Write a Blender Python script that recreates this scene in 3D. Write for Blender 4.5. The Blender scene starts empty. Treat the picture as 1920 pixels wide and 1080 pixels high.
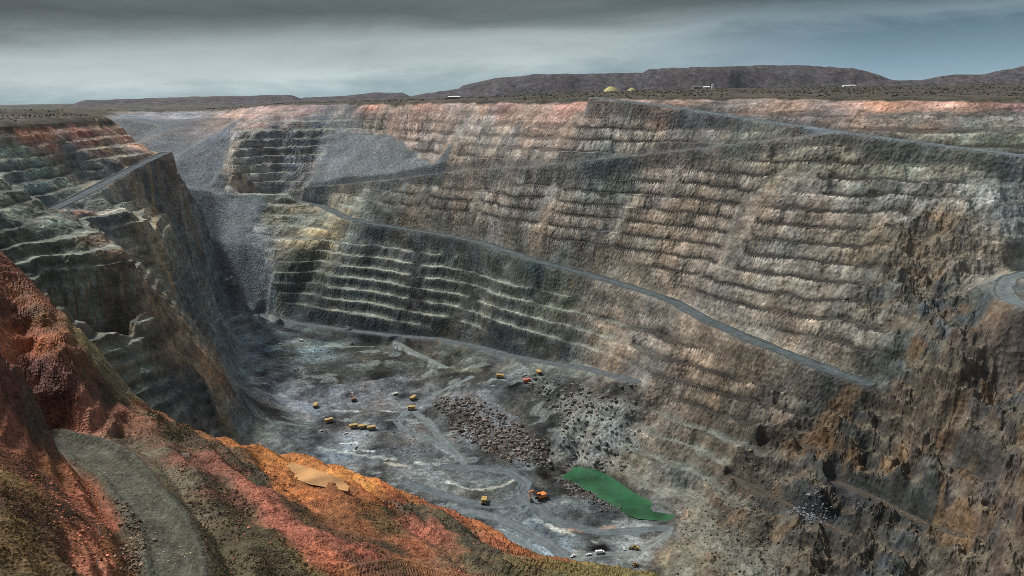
import bpy, math, random
import numpy as np
from mathutils import Vector, Matrix
from mathutils.geometry import delaunay_2d_cdt

rng = np.random.default_rng(7)
random.seed(7)
sc = bpy.context.scene
COL = sc.collection

# ------------------------------------------------------------------ survey camera
# metres; z = 0 is the lookout's eye level, y runs into the pit
F = 1507.0
PITCH = math.atan(362 / F)
ROLL = -math.atan(36 / 1920.0)
CP, SP, CR, SR = math.cos(PITCH), math.sin(PITCH), math.cos(ROLL), math.sin(ROLL)

def ray(u, v):
    """direction of a sighting (u right, v down on the 1920 x 1080 survey plate)"""
    a, b = (u - 960) / F, (540 - v) / F
    r, t = a * CR - b * SR, a * SR + b * CR
    # plate is rolled: horizon climbs to the right
    return np.array([r, CP + t * SP, -SP + t * CP])

def Z(u, v, z):
    d = ray(u, v); s = z / d[2]
    return (d[0] * s, d[1] * s, z)

def Y(u, v, y):
    d = ray(u, v); s = y / d[1]
    return (d[0] * s, y, d[2] * s)

def ZL(*pts): return [Z(*p) for p in pts]
def YL(*pts): return [Y(*p) for p in pts]

# ------------------------------------------------------------------ noise
def _hash(ix, iy, seed):
    h = (ix * 374761393 + iy * 668265263 + seed * 974634777) & 0xFFFFFFFF
    h = ((h ^ (h >> 13)) * 1274126177) & 0xFFFFFFFF
    h = (h ^ (h >> 16)) & 0xFFFFFFFF
    return h.astype(np.float32) / np.float32(4294967295.0)

def vnoise(x, y, seed):
    fx, fy = np.floor(x), np.floor(y)
    ix, iy = fx.astype(np.int64), fy.astype(np.int64)
    tx, ty = (x - fx).astype(np.float32), (y - fy).astype(np.float32)
    tx = tx * tx * tx * (tx * (tx * 6 - 15) + 10); ty = ty * ty * ty * (ty * (ty * 6 - 15) + 10)
    a, b = _hash(ix, iy, seed), _hash(ix + 1, iy, seed)
    c, d = _hash(ix, iy + 1, seed), _hash(ix + 1, iy + 1, seed)
    return (a + (b - a) * tx + (c - a) * ty + (a - b - c + d) * tx * ty) * 2 - 1

def fbm(x, y, scale, seed, octv=4, gain=0.5, rot=0.6):
    s, amp, tot = np.zeros_like(x, dtype=np.float32), 1.0, 0.0
    c, n = math.cos(rot), math.sin(rot)
    xx, yy = x / scale, y / scale
    for o in range(octv):
        s += amp * vnoise(xx, yy, seed + o * 17)
        tot += amp
        amp *= gain
        xx, yy = (xx * c - yy * n) * 2.03 + 11.3, (xx * n + yy * c) * 2.03 - 7.1
    return s / tot * 1.6

def ridged(x, y, scale, seed, octv=4, gain=0.55):
    s, amp, tot = np.zeros_like(x, dtype=np.float32), 1.0, 0.0
    xx, yy = x / scale, y / scale
    for o in range(octv):
        s += amp * (1 - 2 * np.abs(vnoise(xx, yy, seed + o * 31)))
        tot += amp
        amp *= gain
        xx, yy = (xx * .8 - yy * .6) * 2.07 + 5.3, (xx * .6 + yy * .8) * 2.07 - 3.1
    return s / tot

def sstep(a, b, x):
    t = np.clip((x - a) / (b - a), 0, 1)
    return t * t * (3 - 2 * t)

# ------------------------------------------------------------------ break lines of the pit
# (kind, terrace weight, roughness, points)
KINDS = ['wall', 'floor', 'scree', 'red', 'plain']
LINES = []
def line(kind, terr, rough, pts): LINES.append((kind, terr, rough, pts))

RIM = YL((300, 207, 2300), (380, 206, 2250), (430, 203, 2100), (500, 196, 1950), (560, 194, 1900), (640, 193, 1850),
         (700, 192, 1740), (780, 190, 1600), (850, 189, 1510), (1000, 188, 1330), (1115, 184, 1250), (1300, 182, 1150),
         (1450, 181, 1085), (1600, 183, 1025), (1750, 184, 985), (1920, 186, 950), (2150, 192, 900), (2450, 200, 780))
line('plain', 0, .3, RIM)
line('plain', 0, .2, [(x * 1.03, y * 1.03, z + 1) for x, y, z in RIM])
line('wall', .3, .8, [(x * .99, y * .99, z - 7) for x, y, z in RIM])
line('plain', 0, .3, YL((700, 188, 2050), (850, 184, 2000), (1000, 176, 2000), (1120, 172, 2000), (1250, 168, 2000), (1450, 164, 2000), (1600, 163, 2000), (1750, 160, 2000), (1920, 157, 2000), (2150, 154, 2000)))
line('plain', 0, .2, [(-400, 2450, -14), (0, 2450, -14), (600, 2450, -14), (1200, 2450, -12), (1700, 2450, -12)])
line('plain', 0, .2, [(x, 3200, -14) for x in range(-3000, 3001, 200)])
ROAD_A = ZL((400, 366, -184), (460, 365, -187), (520, 368, -193), (600, 385, -205), (650, 409, -210), (700, 421, -214), (760, 430, -217), (830, 441, -219),
            (900, 456, -222), (950, 472, -225), (1000, 489, -228), (1100, 515, -235), (1200, 545, -241), (1270, 570, -247), (1320, 600, -252),
            (1400, 635, -258), (1500, 675, -265), (1600, 711, -272), (1625, 720, -274))
ROAD_B = YL((1118, 184, 1222), (1200, 194, 1165), (1300, 208, 1108), (1370, 219, 1063), (1450, 231, 1018), (1530, 242, 978), (1600, 253, 945), (1700, 266, 903), (1800, 279, 866),
            (1920, 294, 830), (2100, 318, 790))
ROAD_D = YL((575, 352, 1625), (640, 346, 1575), (740, 336, 1465), (840, 323, 1370), (920, 316, 1290), (1000, 312, 1212), (1100, 302, 1148), (1200, 291, 1100), (1320, 278, 1045),
            (1440, 263, 990), (1560, 251, 955))
ROAD_C = ZL((490, 591, -372), (560, 607, -371), (640, 618, -369), (740, 630, -364), (830, 637, -358), (900, 652, -352), (960, 668, -347),
            (1030, 682, -340), (1100, 692, -332), (1190, 716, -322))
line('wall', 1, 1, ROAD_A); line('wall', 1, 1, ROAD_B); line('wall', 1, 1, ROAD_D); line('wall', .8, .8, ROAD_C)
# scree fan on the far wall, above the ramp
line('scree', 0, .1, YL((583, 345, 1632), (640, 338, 1582), (740, 328, 1475), (825, 319, 1385)))
line('scree', 0, .1, YL((592, 318, 1672), (640, 300, 1650), (740, 295, 1545), (800, 303, 1430)))
line('scree', 0, .1, YL((612, 253, 1755), (660, 250, 1735), (725, 256, 1640), (765, 275, 1530)))
line('wall', 1, 1, YL((580, 330, 1665), (596, 280, 1725), (606, 248, 1770), (660, 245, 1750), (730, 249, 1652), (775, 268, 1535), (812, 296, 1440)))
# benched face beyond the ledge, its sandy nose and the far grey chute
line('wall', 1, 1, YL((432, 356, 1580), (470, 358, 1580), (520, 360, 1570), (565, 355, 1640)))
line('wall', 1, 1, YL((445, 250, 1750), (500, 240, 1760), (560, 238, 1780), (600, 240, 1790)))
line('wall', .3, .6, YL((445, 222, 1880), (520, 216, 1840), (600, 212, 1840), (680, 212, 1770)))
line('scree', 0, .25, YL((318, 300, 1760), (345, 300, 1745), (380, 300, 1735), (420, 300, 1730)))
line('wall', 1, 1.2, YL((440, 236, 1800), (437, 255, 1735), (434, 300, 1660), (432, 356, 1580)))
line('scree', 0, .25, YL((428, 236, 1850), (426, 256, 1800), (424, 300, 1725)))
line('scree', 0, .1, ZL((386, 361, -183), (408, 361, -183), (428, 361, -183)))
line('scree', 0, .25, YL((300, 235, 2050), (345, 230, 2050), (400, 230, 2040), (430, 232, 2000)))
line('scree', 0, .2, YL((375, 352, 1600), (400, 358, 1585), (424, 358, 1585)))
# ledge and the tipped rock column under it
line('scree', 0, .1, ZL((388, 368, -185), (430, 371, -186), (470, 372, -186), (494, 374, -187)))
line('scree', 0, .1, ZL((436, 586, -371), (475, 589, -372), (499, 588, -372)))
line('scree', 0, .1, YL((418, 460, 1462), (455, 460, 1452), (498, 460, 1445)))
line('wall', 1, 1, YL((508, 378, 1545), (510, 460, 1442), (512, 540, 1360), (512, 590, 1305)))
# left wall: rim, ramp, nose that falls to the floor
LRIM = YL((-500, 300, 640), (-250, 262, 800), (-100, 238, 930), (0, 228, 1000), (100, 221, 1130), (160, 218, 1230), (205, 217, 1310))
line('plain', 0, .3, LRIM)
line('plain', 0, .2, [(x - 40, y + 25, z + 1) for x, y, z in LRIM])
RAMP_L = YL((100, 392, 925), (150, 368, 985), (200, 342, 1075), (250, 315, 1165), (310, 287, 1290))
line('wall', 1, 1, RAMP_L)
line('wall', .6, 1, YL((0, 265, 965), (100, 262, 1085), (180, 262, 1190), (235, 268, 1280)))
NOSE = YL((205, 217, 1310), (240, 238, 1325), (265, 263, 1322), (310, 288, 1292), (350, 340, 1315), (385, 375, 1345), (420, 450, 1365), (438, 520, 1378), (447, 576, 1390))
line('wall', .8, 1, NOSE)
line('wall', 0, .5, [(x * 1.05 - 40, y * 1.05, z - 70) for x, y, z in NOSE[1:5]])
line('plain', 0, .3, YL((-500, 215, 1300), (-200, 208, 1500), (0, 206, 1700), (100, 206, 1900), (160, 206, 2200), (220, 206, 2500)))
line('scree', 0, .3, YL((150, 300, 1600), (220, 290, 1750)))
line('wall', .9, 1, YL((260, 400, 985), (300, 430, 1020), (330, 420, 1130), (370, 430, 1310)))
line('wall', .9, 1, YL((300, 520, 960), (350, 560, 1020), (400, 570, 1180), (430, 575, 1370)))
line('floor', 0, .5, [(-300, 900, -372), (-330, 960, -372), (-340, 1080, -372), (-360, 1200, -372), (-390, 1300, -372)])
line('wall', .9, 1, YL((0, 330, 900), (60, 340, 950), (150, 330, 1080)))
# spur of the left wall in front of it (brown crest)
CREST2 = YL((115, 398, 905), (180, 425, 850), (235, 460, 800), (262, 515, 792), (290, 560, 788), (315, 600, 782), (340, 640, 780), (372, 680, 783), (400, 712, 790), (420, 750, 808), (432, 795, 835))
line('wall', .85, 1.35, CREST2)
line('wall', .3, 1, [(x - 6, y + 45, z - 60) for x, y, z in CREST2[2:-1]])
line('wall', 1, 1.3, YL((-200, 400, 650), (-100, 395, 720), (0, 400, 790), (60, 400, 840)))
line('wall', 1, 1.3, YL((-100, 500, 660), (0, 500, 705), (100, 500, 745), (200, 500, 775), (240, 540, 765)))
line('wall', 1, 1.3, YL((0, 600, 640), (100, 600, 680), (200, 600, 722), (270, 610, 745)))
line('wall', 1, 1.3, YL((100, 700, 630), (200, 700, 675), (300, 700, 730), (350, 720, 755)))
line('wall', 1, 1.3, YL((200, 800, 610), (300, 790, 680), (370, 790, 735), (410, 800, 790)))
line('floor', 0, .5, ZL((200, 900, -372), (300, 880, -376), (400, 850, -380), (500, 900, -394)))
# pit floor
line('floor', 0, .6, ZL((370, 632, -366), (420, 607, -368), (470, 594, -371)))
line('wall', .3, 1, ZL((385, 660, -372), (420, 640, -366), (450, 640, -370), (440, 700, -366), (425, 720, -362)))
line('floor', 0, .5, ZL((500, 612, -376), (560, 626, -377), (700, 642, -377), (760, 650, -375), (800, 668, -374)))
line('floor', 0, .5, ZL((470, 660, -378), (540, 660, -377), (640, 680, -377), (740, 672, -376)))
line('floor', 0, .5, ZL((560, 703, -378), (640, 716, -378), (700, 707, -378), (780, 692, -377), (825, 684, -376)))
line('floor', 0, .5, ZL((560, 717, -390), (640, 734, -396), (705, 725, -396), (790, 707, -394), (830, 702, -390)))
line('floor', 0, .5, ZL((460, 690, -374), (500, 712, -382), (520, 740, -388), (540, 770, -390)))
line('floor', 0, .4, ZL((560, 790, -391), (600, 800, -391), (700, 850, -394), (850, 872, -397), (950, 890, -399)))
line('floor', 0, .4, ZL((600, 756, -395), (700, 768, -395), (760, 764, -394), (815, 744, -392)))
line('floor', 0, .4, ZL((700, 880, -396), (800, 905, -398), (900, 952, -399), (1000, 945, -400)))
line('floor', 0, .4, ZL((870, 975, -400), (1000, 1000, -402), (1100, 982, -402), (1200, 985, -402), (1250, 985, -401)))
line('floor', 0, .4, ZL((1000, 1050, -402), (1100, 1062, -402), (1200, 1042, -402), (1232, 1018, -402)))
line('floor', 0, .4, ZL((500, 1150, -400), (800, 1100, -402), (1000, 1150, -402), (1200, 1150, -402)))
line('floor', 0, .6, ZL((830, 690, -366), (870, 676, -360), (950, 695, -351), (1040, 703, -342), (1120, 708, -334)))
line('floor', .2, .8, ZL((815, 735, -386), (845, 722, -372), (900, 708, -356), (960, 712, -351), (1040, 716, -344), (1120, 722, -334), (1190, 735, -328)))
line('floor', 0, 1.0, ZL((830, 800, -392), (900, 852, -395), (1000, 876, -398), (1036, 882, -401)))
line('floor', .2, 1, ZL((900, 760, -372), (1000, 775, -372), (1040, 800, -375)))
line('wall', .3, 1.2, ZL((1070, 800, -368), (1130, 800, -365), (1200, 800, -362)))
LAKE = [(1033, 889), (1050, 880), (1090, 877), (1120, 884), (1150, 899), (1180, 921), (1220, 942), (1260, 960), (1274, 970), (1235, 971), (1190, 967), (1165, 959), (1130, 935), (1090, 912), (1060, 899)]
line('floor', 0, .3, ZL(*[(u, v, -403.5) for u, v in LAKE]))
line('floor', 0, .2, ZL((1075, 888, -414), (1110, 900, -414), (1150, 925, -414), (1200, 952, -414)))
line('floor', 0, .5, ZL((1010, 893, -399), (1060, 912, -398), (1110, 940, -397), (1150, 962, -399)))
line('wall', .6, 1, ZL((1045, 866, -394), (1100, 863, -394), (1140, 880, -395), (1180, 905, -394), (1230, 930, -395), (1275, 955, -396)))
# right wall below the ramp, curving round towards the lookout
line('wall', 1, 1.1, ZL((1190, 760, -342), (1190, 830, -372)))
line('wall', 1, 1.1, ZL((1300, 660, -283), (1300, 720, -312), (1300, 790, -341), (1300, 850, -368), (1295, 915, -391)))
line('wall', .8, 1.7, ZL((1450, 700, -284), (1450, 750, -305), (1450, 850, -345), (1450, 950, -374), (1450, 1080, -398)))
line('wall', .8, 2.3, ZL((1600, 760, -293), (1600, 800, -310), (1600, 900, -345), (1600, 1000, -370), (1600, 1080, -386)))
line('wall', .8, 2.3, ZL((1750, 520, -182), (1750, 560, -197), (1750, 650, -232), (1750, 750, -270), (1750, 850, -303), (1750, 950, -328), (1750, 1080, -355)))
line('wall', .8, 2.3, ZL((1900, 600, -199), (1900, 700, -233), (1900, 800, -262), (1900, 900, -288), (1900, 1000, -310), (1900, 1080, -325)))
line('wall', .6, 1.4, ZL((2150, 500, -150), (2150, 650, -190), (2150, 800, -225), (2150, 1080, -285)))
line('wall', .6, 1.4, ZL((1250, 985, -398), (1275, 975, -396), (1310, 945, -390), (1340, 980, -386), (1300, 1040, -388), (1260, 1030, -396), (1340, 1080, -384), (1240, 1085, -397)))
line('floor', 0, .4, ZL((1225, 1085, -402), (1200, 1200, -402), (1400, 1250, -400)))
line('wall', 0, 1.3, ZL((1868, 540, -176), (1885, 518, -176), (1960, 505, -176), (2040, 520, -176), (2040, 560, -176), (1960, 580, -176), (1895, 568, -176), (1940, 540, -176)))
line('wall', .7, 1, [(620, 420, -260), (640, 300, -200), (520, 330, -330), (420, 330, -385), (760, 420, -120), (900, 420, -30)])
# oxide terraces in the foreground, falling from the lookout
CREST = YL((-500, 250, 330), (-250, 330, 285), (-100, 400, 258), (0, 456, 242), (30, 478, 239), (60, 518, 236), (95, 556, 232), (120, 572, 231), (160, 615, 228), (190, 652, 226), (225, 700, 224), (260, 742, 223), (300, 765, 224), (330, 781, 225), (365, 800, 227),
           (400, 816, 229), (470, 828, 233), (550, 850, 237), (600, 862, 239), (650, 876, 241), (700, 890, 241), (760, 916, 239), (810, 938, 238), (860, 962, 236), (930, 995, 233),
           (1000, 1036, 229), (1060, 1050, 226), (1130, 1058, 224), (1200, 1066, 222), (1300, 1100, 215), (1500, 1150, 205), (1800, 1250, 190))
line('red', 0, .5, CREST)
line('red', 0, .5, [(x * 1.10, y * 1.10, z - 26) for x, y, z in CREST])
line('wall', .8, 1, [(x * 1.7, y * 1.7, z - 215) for x, y, z in CREST[3:]])
line('red', 0, .5, YL((-300, 560, 140), (-150, 600, 148), (0, 640, 160), (60, 634, 176), (110, 632, 194), (150, 640, 208)))
line('red', 0, .5, YL((-300, 720, 128), (-120, 740, 138), (0, 752, 150), (90, 768, 168), (140, 765, 186), (240, 765, 214)))
line('red', 0, .5, YL((-120, 820, 124), (0, 832, 140), (60, 842, 157), (100, 850, 172)))
line('red', 0, .5, YL((-120, 1000, 78), (0, 980, 90), (40, 905, 118), (100, 960, 113), (150, 1080, 97)))
line('red', 0, .5, YL((20, 860, 138), (100, 862, 164), (165, 920, 152), (215, 990, 138), (235, 1080, 122)))
TRACK = ZL((95, 828, -79.5), (165, 850, -80), (225, 890, -80), (272, 940, -80), (308, 1000, -80), (325, 1080, -80), (330, 1160, -80))
line('red', 0, .1, TRACK)
line('red', 0, .3, ZL((215, 808, -81), (290, 850, -82), (340, 900, -82.5), (375, 960, -83), (405, 1020, -83), (430, 1080, -83)))
line('red', 0, .5, ZL((330, 800, -87), (400, 850, -90), (470, 900, -92), (540, 960, -93), (600, 1010, -94), (650, 1080, -93)))
line('red', 0, .4, ZL((420, 838, -97), (480, 880, -100), (560, 940, -103), (640, 985, -105), (720, 1020, -107), (800, 1080, -106)))
PUDDLE = [(520, 868), (545, 867), (575, 875), (610, 886), (640, 900), (655, 912), (652, 921), (620, 915), (580, 908), (555, 898), (535, 885)]
line('red', 0, .1, ZL(*[(u, v, -105.7) for u, v in PUDDLE]))
line('red', 0, .1, [(a + (a + 52) * .1, b + (b - 224) * .12, -104.6) for a, b, c in ZL(*[(u, v, -105.6) for u, v in PUDDLE])])
line('red', 0, .1, ZL((560, 885, -106.4), (600, 898, -106.4), (630, 908, -106.4)))
line('red', 0, .4, ZL((690, 930, -109), (740, 960, -111), (760, 985, -112), (860, 1030, -115), (960, 1080, -117)))
line('red', 0, .4, [(-400, 0, -6), (-120, 0, -4), (0, 0, -3), (120, 0, -4), (400, 0, -10)])
line('red', 0, .4, [(-130, 45, -32), (-60, 35, -30), (0, 35, -34), (60, 35, -34), (150, 35, -34), (300, 40, -50)])
line('red', 0, .4, [(-190, 78, -36), (-130, 72, -42), (-80, 76, -50)])
line('red', 0, .4, [(-40, 85, -64), (0, 90, -70), (60, 100, -80), (130, 100, -86), (300, 80, -84)])
for x, y, z in [(-1500, -300, -3), (-500, -200, -3), (0, -200, -3), (500, -200, -3), (1500, -300, -3), (-3000, 200, -12), (-1500, 500, -14), (1500, 500, -14),
                (3000, 200, -12), (-3000, 1500, -14), (3000, 1500, -14), (1500, 1500, -14), (-1300, 1200, -14), (-1700, 2200, -14), (1700, 2300, -14)]:
    line('plain', 0, .2, [(x, y, z)])

# ------------------------------------------------------------------ TIN -> raster
pts, att = [], []
for kind, terr, rough, P in LINES:
    k = np.zeros(7); k[KINDS.index(kind)] = 1; k[5] = terr; k[6] = rough
    for a, b in zip(P[:-1], P[1:]):
        n = max(1, int(math.dist(a[:2], b[:2]) / 14))
        n = min(n, 14)
        for i in range(n):
            t = i / n
            pts.append([a[j] + (b[j] - a[j]) * t for j in range(3)]); att.append(k)
    pts.append(list(P[-1])); att.append(k)
pts = np.array(pts); att = np.array(att)
res = delaunay_2d_cdt([Vector((p[0], p[1])) for p in pts], [], [], 0, 1e-3)
tv, tf, oid = res[0], res[2], res[3]
ids = np.array([o[0] for o in oid])
TVX = np.array([v[:] for v in tv]); TZ = pts[ids, 2]; TA = att[ids]

GS = 4.0
GX0, GX1, GY0, GY1 = -1900.0, 1900.0, -60.0, 3100.0
gnx, gny = int((GX1 - GX0) / GS) + 1, int((GY1 - GY0) / GS) + 1
G = np.zeros((8, gny, gnx), np.float32); G[0] = -14; G[5] = 1
for f in tf:
    a, b, c = f
    p = TVX[[a, b, c]]
    x0 = max(0, int(math.ceil((p[:, 0].min() - GX0) / GS))); x1 = min(gnx - 1, int((p[:, 0].max() - GX0) / GS))
    y0 = max(0, int(math.ceil((p[:, 1].min() - GY0) / GS))); y1 = min(gny - 1, int((p[:, 1].max() - GY0) / GS))
    if x1 < x0 or y1 < y0: continue
    X, Yy = np.meshgrid(GX0 + np.arange(x0, x1 + 1) * GS, GY0 + np.arange(y0, y1 + 1) * GS)
    d = (p[1, 1] - p[2, 1]) * (p[0, 0] - p[2, 0]) + (p[2, 0] - p[1, 0]) * (p[0, 1] - p[2, 1])
    if abs(d) < 1e-9: continue
    l0 = ((p[1, 1] - p[2, 1]) * (X - p[2, 0]) + (p[2, 0] - p[1, 0]) * (Yy - p[2, 1])) / d
    l1 = ((p[2, 1] - p[0, 1]) * (X - p[2, 0]) + (p[0, 0] - p[2, 0]) * (Yy - p[2, 1])) / d
    l2 = 1 - l0 - l1
    m = (l0 >= -1e-6) & (l1 >= -1e-6) & (l2 >= -1e-6)
    if not m.any(): continue
    sl = (slice(y0, y1 + 1), slice(x0, x1 + 1))
    G[0][sl][m] = (l0 * TZ[a] + l1 * TZ[b] + l2 * TZ[c])[m]
    for j in range(7):
        G[1 + j][sl][m] = (l0 * TA[a, j] + l1 * TA[b, j] + l2 * TA[c, j])[m]

def blur(A, s):
    r = int(3 * s) + 1
    k = np.exp(-0.5 * (np.arange(-r, r + 1) / s) ** 2); k /= k.sum()
    B = np.pad(A, ((r, r), (0, 0)), mode='edge')
    A = sum(k[i] * B[i:i + A.shape[0]] for i in range(2 * r + 1))
    B = np.pad(A, ((0, 0), (r, r)), mode='edge')
    return sum(k[i] * B[:, i:i + A.shape[1]] for i in range(2 * r + 1)).astype(np.float32)

# far walls are smoothed more than the small near terraces
near = sstep(330, 420, GY0 + np.arange(gny) * GS)[:, None].astype(np.float32)
for j in range(8):
    G[j] = blur(G[j], 0.6) * (1 - near) + blur(G[j], 1.6) * near

def sample(A, x, y):
    fx = np.clip((x - GX0) / GS, 0, gnx - 1.001); fy = np.clip((y - GY0) / GS, 0, gny - 1.001)
    ix, iy = fx.astype(np.int32), fy.astype(np.int32)
    tx, ty = (fx - ix).astype(np.float32), (fy - iy).astype(np.float32)
    return (A[iy, ix] * (1 - tx) + A[iy, ix + 1] * tx) * (1 - ty) + (A[iy + 1, ix] * (1 - tx) + A[iy + 1, ix + 1] * tx) * ty

def sight(u, v, tmax=2600):
    """where a sighting meets the smooth survey surface"""
    d = ray(u, v); t = np.arange(40, tmax, 2.0)
    x, y, z = d[0] * t, d[1] * t, d[2] * t
    h = sample(G[0], x, y)
    k = np.nonzero(z <= h)[0]
    i = k[0] if len(k) else len(t) - 1
    return x[i], y[i], h[i]

# ------------------------------------------------------------------ roads
def floor_sight(u, v):
    """a sighting on the pit floor, even where the near crest is almost in the way"""
    x, y, z = sight(u, v)
    return (x, y, z - .3) if z < -340 else Z(u, v, -402 if v > 945 else -399)
def cut(p, d): return (p[0], p[1], p[2] - d)
ROADS = [  # points, half width, bank length, windrow height, colour
    (ROAD_A, 9.5, 10, 2.0, (72, 80, 83)), (ROAD_B, 9, 8, 1.8, (96, 106, 112)), (ROAD_D, 5, 7, .8, (84, 90, 94)), (ROAD_C, 8, 9, 1.2, (76, 82, 86)), (RAMP_L, 9, 9, 1.5, (74, 81, 86)),
    (ZL((370, 632, -366), (420, 607, -368), (470, 594, -371), (500, 594, -372)), 9, 8, 1.0, (98, 106, 110)),
    ([cut(sight(1370, 893), 2), cut(sight(1430, 918), 2), cut(sight(1500, 958), 2), cut(sight(1600, 1008), 2)], 4.5, 5, .6, (64, 60, 54)),
    ([cut(sight(1560, 900), 2), cut(sight(1640, 932), 2), cut(sight(1740, 982), 2), cut(sight(1840, 1015), 2)], 4.5, 5, .6, (64, 60, 54)),
    ([cut(sight(1760, 868), 2), cut(sight(1810, 886), 2), cut(sight(1860, 902), 2)], 4, 5, .6, (64, 60, 54)),
    ([cut(sight(1430, 840), 2), cut(sight(1500, 835), 2), cut(sight(1560, 850), 2)], 3, 5, .6, (64, 60, 54)),
    (ZL((1925, 512, -176), (1890, 522, -176), (1878, 540, -176), (1890, 560, -176), (1930, 575, -177)), 9, 16, 1.0, (88, 96, 98)),
    ([floor_sight(*p) for p in ((740, 640), (775, 660), (808, 676), (838, 690))], 4, 4, .5, (100, 108, 108)),
    ([floor_sight(*p) for p in ((885, 708), (830, 732), (795, 752), (770, 770), (744, 790), (756, 806), (800, 822), (850, 850))], 4, 4, .5, (94, 102, 106)),
    ([floor_sight(*p) for p in ((775, 770), (800, 792), (828, 822), (870, 868))], 4.5, 4, .5, (94, 102, 105)),
    ([floor_sight(*p) for p in ((760, 905), (800, 918), (880, 944), (940, 950), (975, 933), (986, 906), (955, 885), (900, 878), (835, 876))], 7, 4, .8, (84, 92, 97)),
    ([floor_sight(*p) for p in ((980, 925), (995, 945), (1020, 968), (1070, 985), (1130, 1000), (1255, 990))], 6, 4, .8, (84, 92, 96)),
    ([floor_sight(*p) for p in ((850, 955), (930, 972), (985, 995), (1030, 1022), (1065, 1050))], 7, 4, .9, (92, 100, 104)),
    ([floor_sight(*p) for p in ((880, 985), (940, 1000), (985, 1020), (1010, 1040))], 4, 4, .9, (100, 108, 112)),
    ([floor_sight(*p) for p in ((1060, 1052), (1120, 1040), (1190, 1040), (1255, 1000))], 4, 4, .5, (104, 110, 110)),
    (TRACK, 5.9, 4, 1.7, (72, 73, 65)),
]
I_TRACK = len(ROADS) - 1
# wheel tracks, wet streaks and bands of other dirt on the floor, pale streaks down the walls: colour only
MARKS = [  #
    (LAKE + LAKE[:1], 3.5, (52, 54, 48), .85), (PUDDLE + PUDDLE[:1], 1.2, (96, 60, 34), .8),
   # pixels on the floor or walls, half width m, colour, strength
    ([(740, 648), (765, 660), (800, 675), (835, 690)], 4, (122, 130, 132), .8),
    ([(500, 652), (600, 650), (700, 650)], 4, (118, 128, 122), .6),
    ([(880, 708), (830, 732), (795, 752), (770, 770), (742, 790), (755, 805), (800, 820), (840, 850)], 4, (128, 136, 142), .8),
    ([(775, 768), (800, 790), (825, 820), (850, 850), (870, 868)], 5, (128, 138, 140), .8),
    ([(840, 876), (900, 878), (955, 884), (985, 905), (975, 932), (940, 950), (880, 945), (790, 915)], 6, (96, 106, 112), .9),
    ([(985, 905), (990, 930), (1010, 960), (1060, 985), (1130, 1000), (1250, 992)], 5, (98, 108, 114), .8),
    ([(865, 962), (930, 972), (985, 995), (1030, 1022), (1062, 1048)], 4, (140, 150, 154), .8),
    ([(880, 985), (940, 998), (990, 1020), (1020, 1045)], 3, (138, 148, 152), .7),
    ([(1000, 975), (1060, 1000), (1120, 1020)], 2.5, (150, 156, 156), .6),
    ([(1020, 985), (1045, 995), (1065, 1000)], 4, (165, 168, 160), .7),
    ([(1075, 995), (1110, 997), (1150, 994)], 5, (142, 122, 108), .9),
    ([(840, 905), (880, 918), (905, 920)], 2.5, (175, 182, 172), .8), ([(905, 918), (940, 912), (960, 902)], 2, (165, 172, 162), .7),
    ([(640, 832), (670, 832)], 2, (190, 195, 190), .8), ([(665, 845), (700, 848)], 2.5, (175, 185, 185), .8), ([(630, 770), (670, 772)], 2, (165, 180, 182), .8), ([(700, 770), (730, 772)], 1.5, (150, 165, 168), .7),
    ([(600, 842), (640, 848), (700, 858), (740, 862)], 4, (150, 160, 156), .6), ([(780, 868), (830, 872), (850, 870)], 3, (170, 178, 172), .7), ([(722, 868), (760, 874)], 3, (168, 165, 150), .7),
    ([(735, 642), (765, 637), (810, 637), (860, 643), (905, 652)], 3.5, (138, 96, 68), .9),
    ([(780, 655), (830, 655), (890, 664), (950, 680)], 4, (44, 50, 46), .7),
    ([(800, 672), (850, 690), (900, 696)], 5, (104, 108, 92), .6),
    ([(580, 690), (660, 700), (740, 688), (800, 676)], 9, (58, 62, 58), .7),
    ([(850, 745), (905, 770), (950, 800)], 10, (96, 102, 108), .9), ([(905, 735), (930, 770), (960, 790)], 8, (100, 106, 112), .9),
    ([(850, 730), (890, 728), (930, 730)], 5, (48, 54, 60), .8),
    ([(1060, 700), (1120, 705), (1190, 715)], 5, (98, 104, 98), .7),
    ([(445, 645), (425, 690), (440, 730)], 6, (104, 116, 120), .7), ([(1190, 1050), (1230, 1020), (1250, 1005)], 4, (150, 152, 146), .6),
    ([(1195, 370), (1170, 400), (1150, 440)], 7, (150, 148, 138), .8), ([(1160, 395), (1140, 430), (1110, 455)], 9, (78, 80, 84), .7),
    ([(335, 335), (345, 400), (362, 480), (380, 540)], 3.5, (136, 132, 122), .75), ([(283, 330), (290, 420), (305, 500), (330, 560)], 3, (142, 122, 88), .75), ([(372, 400), (388, 470), (405, 545)], 3, (120, 126, 128), .7),
    ([(318, 310), (352, 380), (375, 450)], 3, (130, 112, 88), .6), ([(250, 340), (256, 400), (262, 440)], 3, (132, 118, 94), .7),
    ([(180, 398), (225, 390), (240, 384)], 3, (190, 180, 165), .8), ([(115, 404), (150, 402), (180, 398)], 3, (165, 130, 115), .8),
    ([(265, 345), (275, 420), (290, 470), (300, 510)], 4, (140, 130, 108), .7), ([(300, 330), (310, 380), (318, 430)], 4, (130, 122, 106), .6),
    ([(205, 222), (225, 270), (240, 310)], 3, (150, 136, 114), .5), ([(180, 222), (190, 255), (192, 280)], 3, (150, 132, 104), .5),
]

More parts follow.
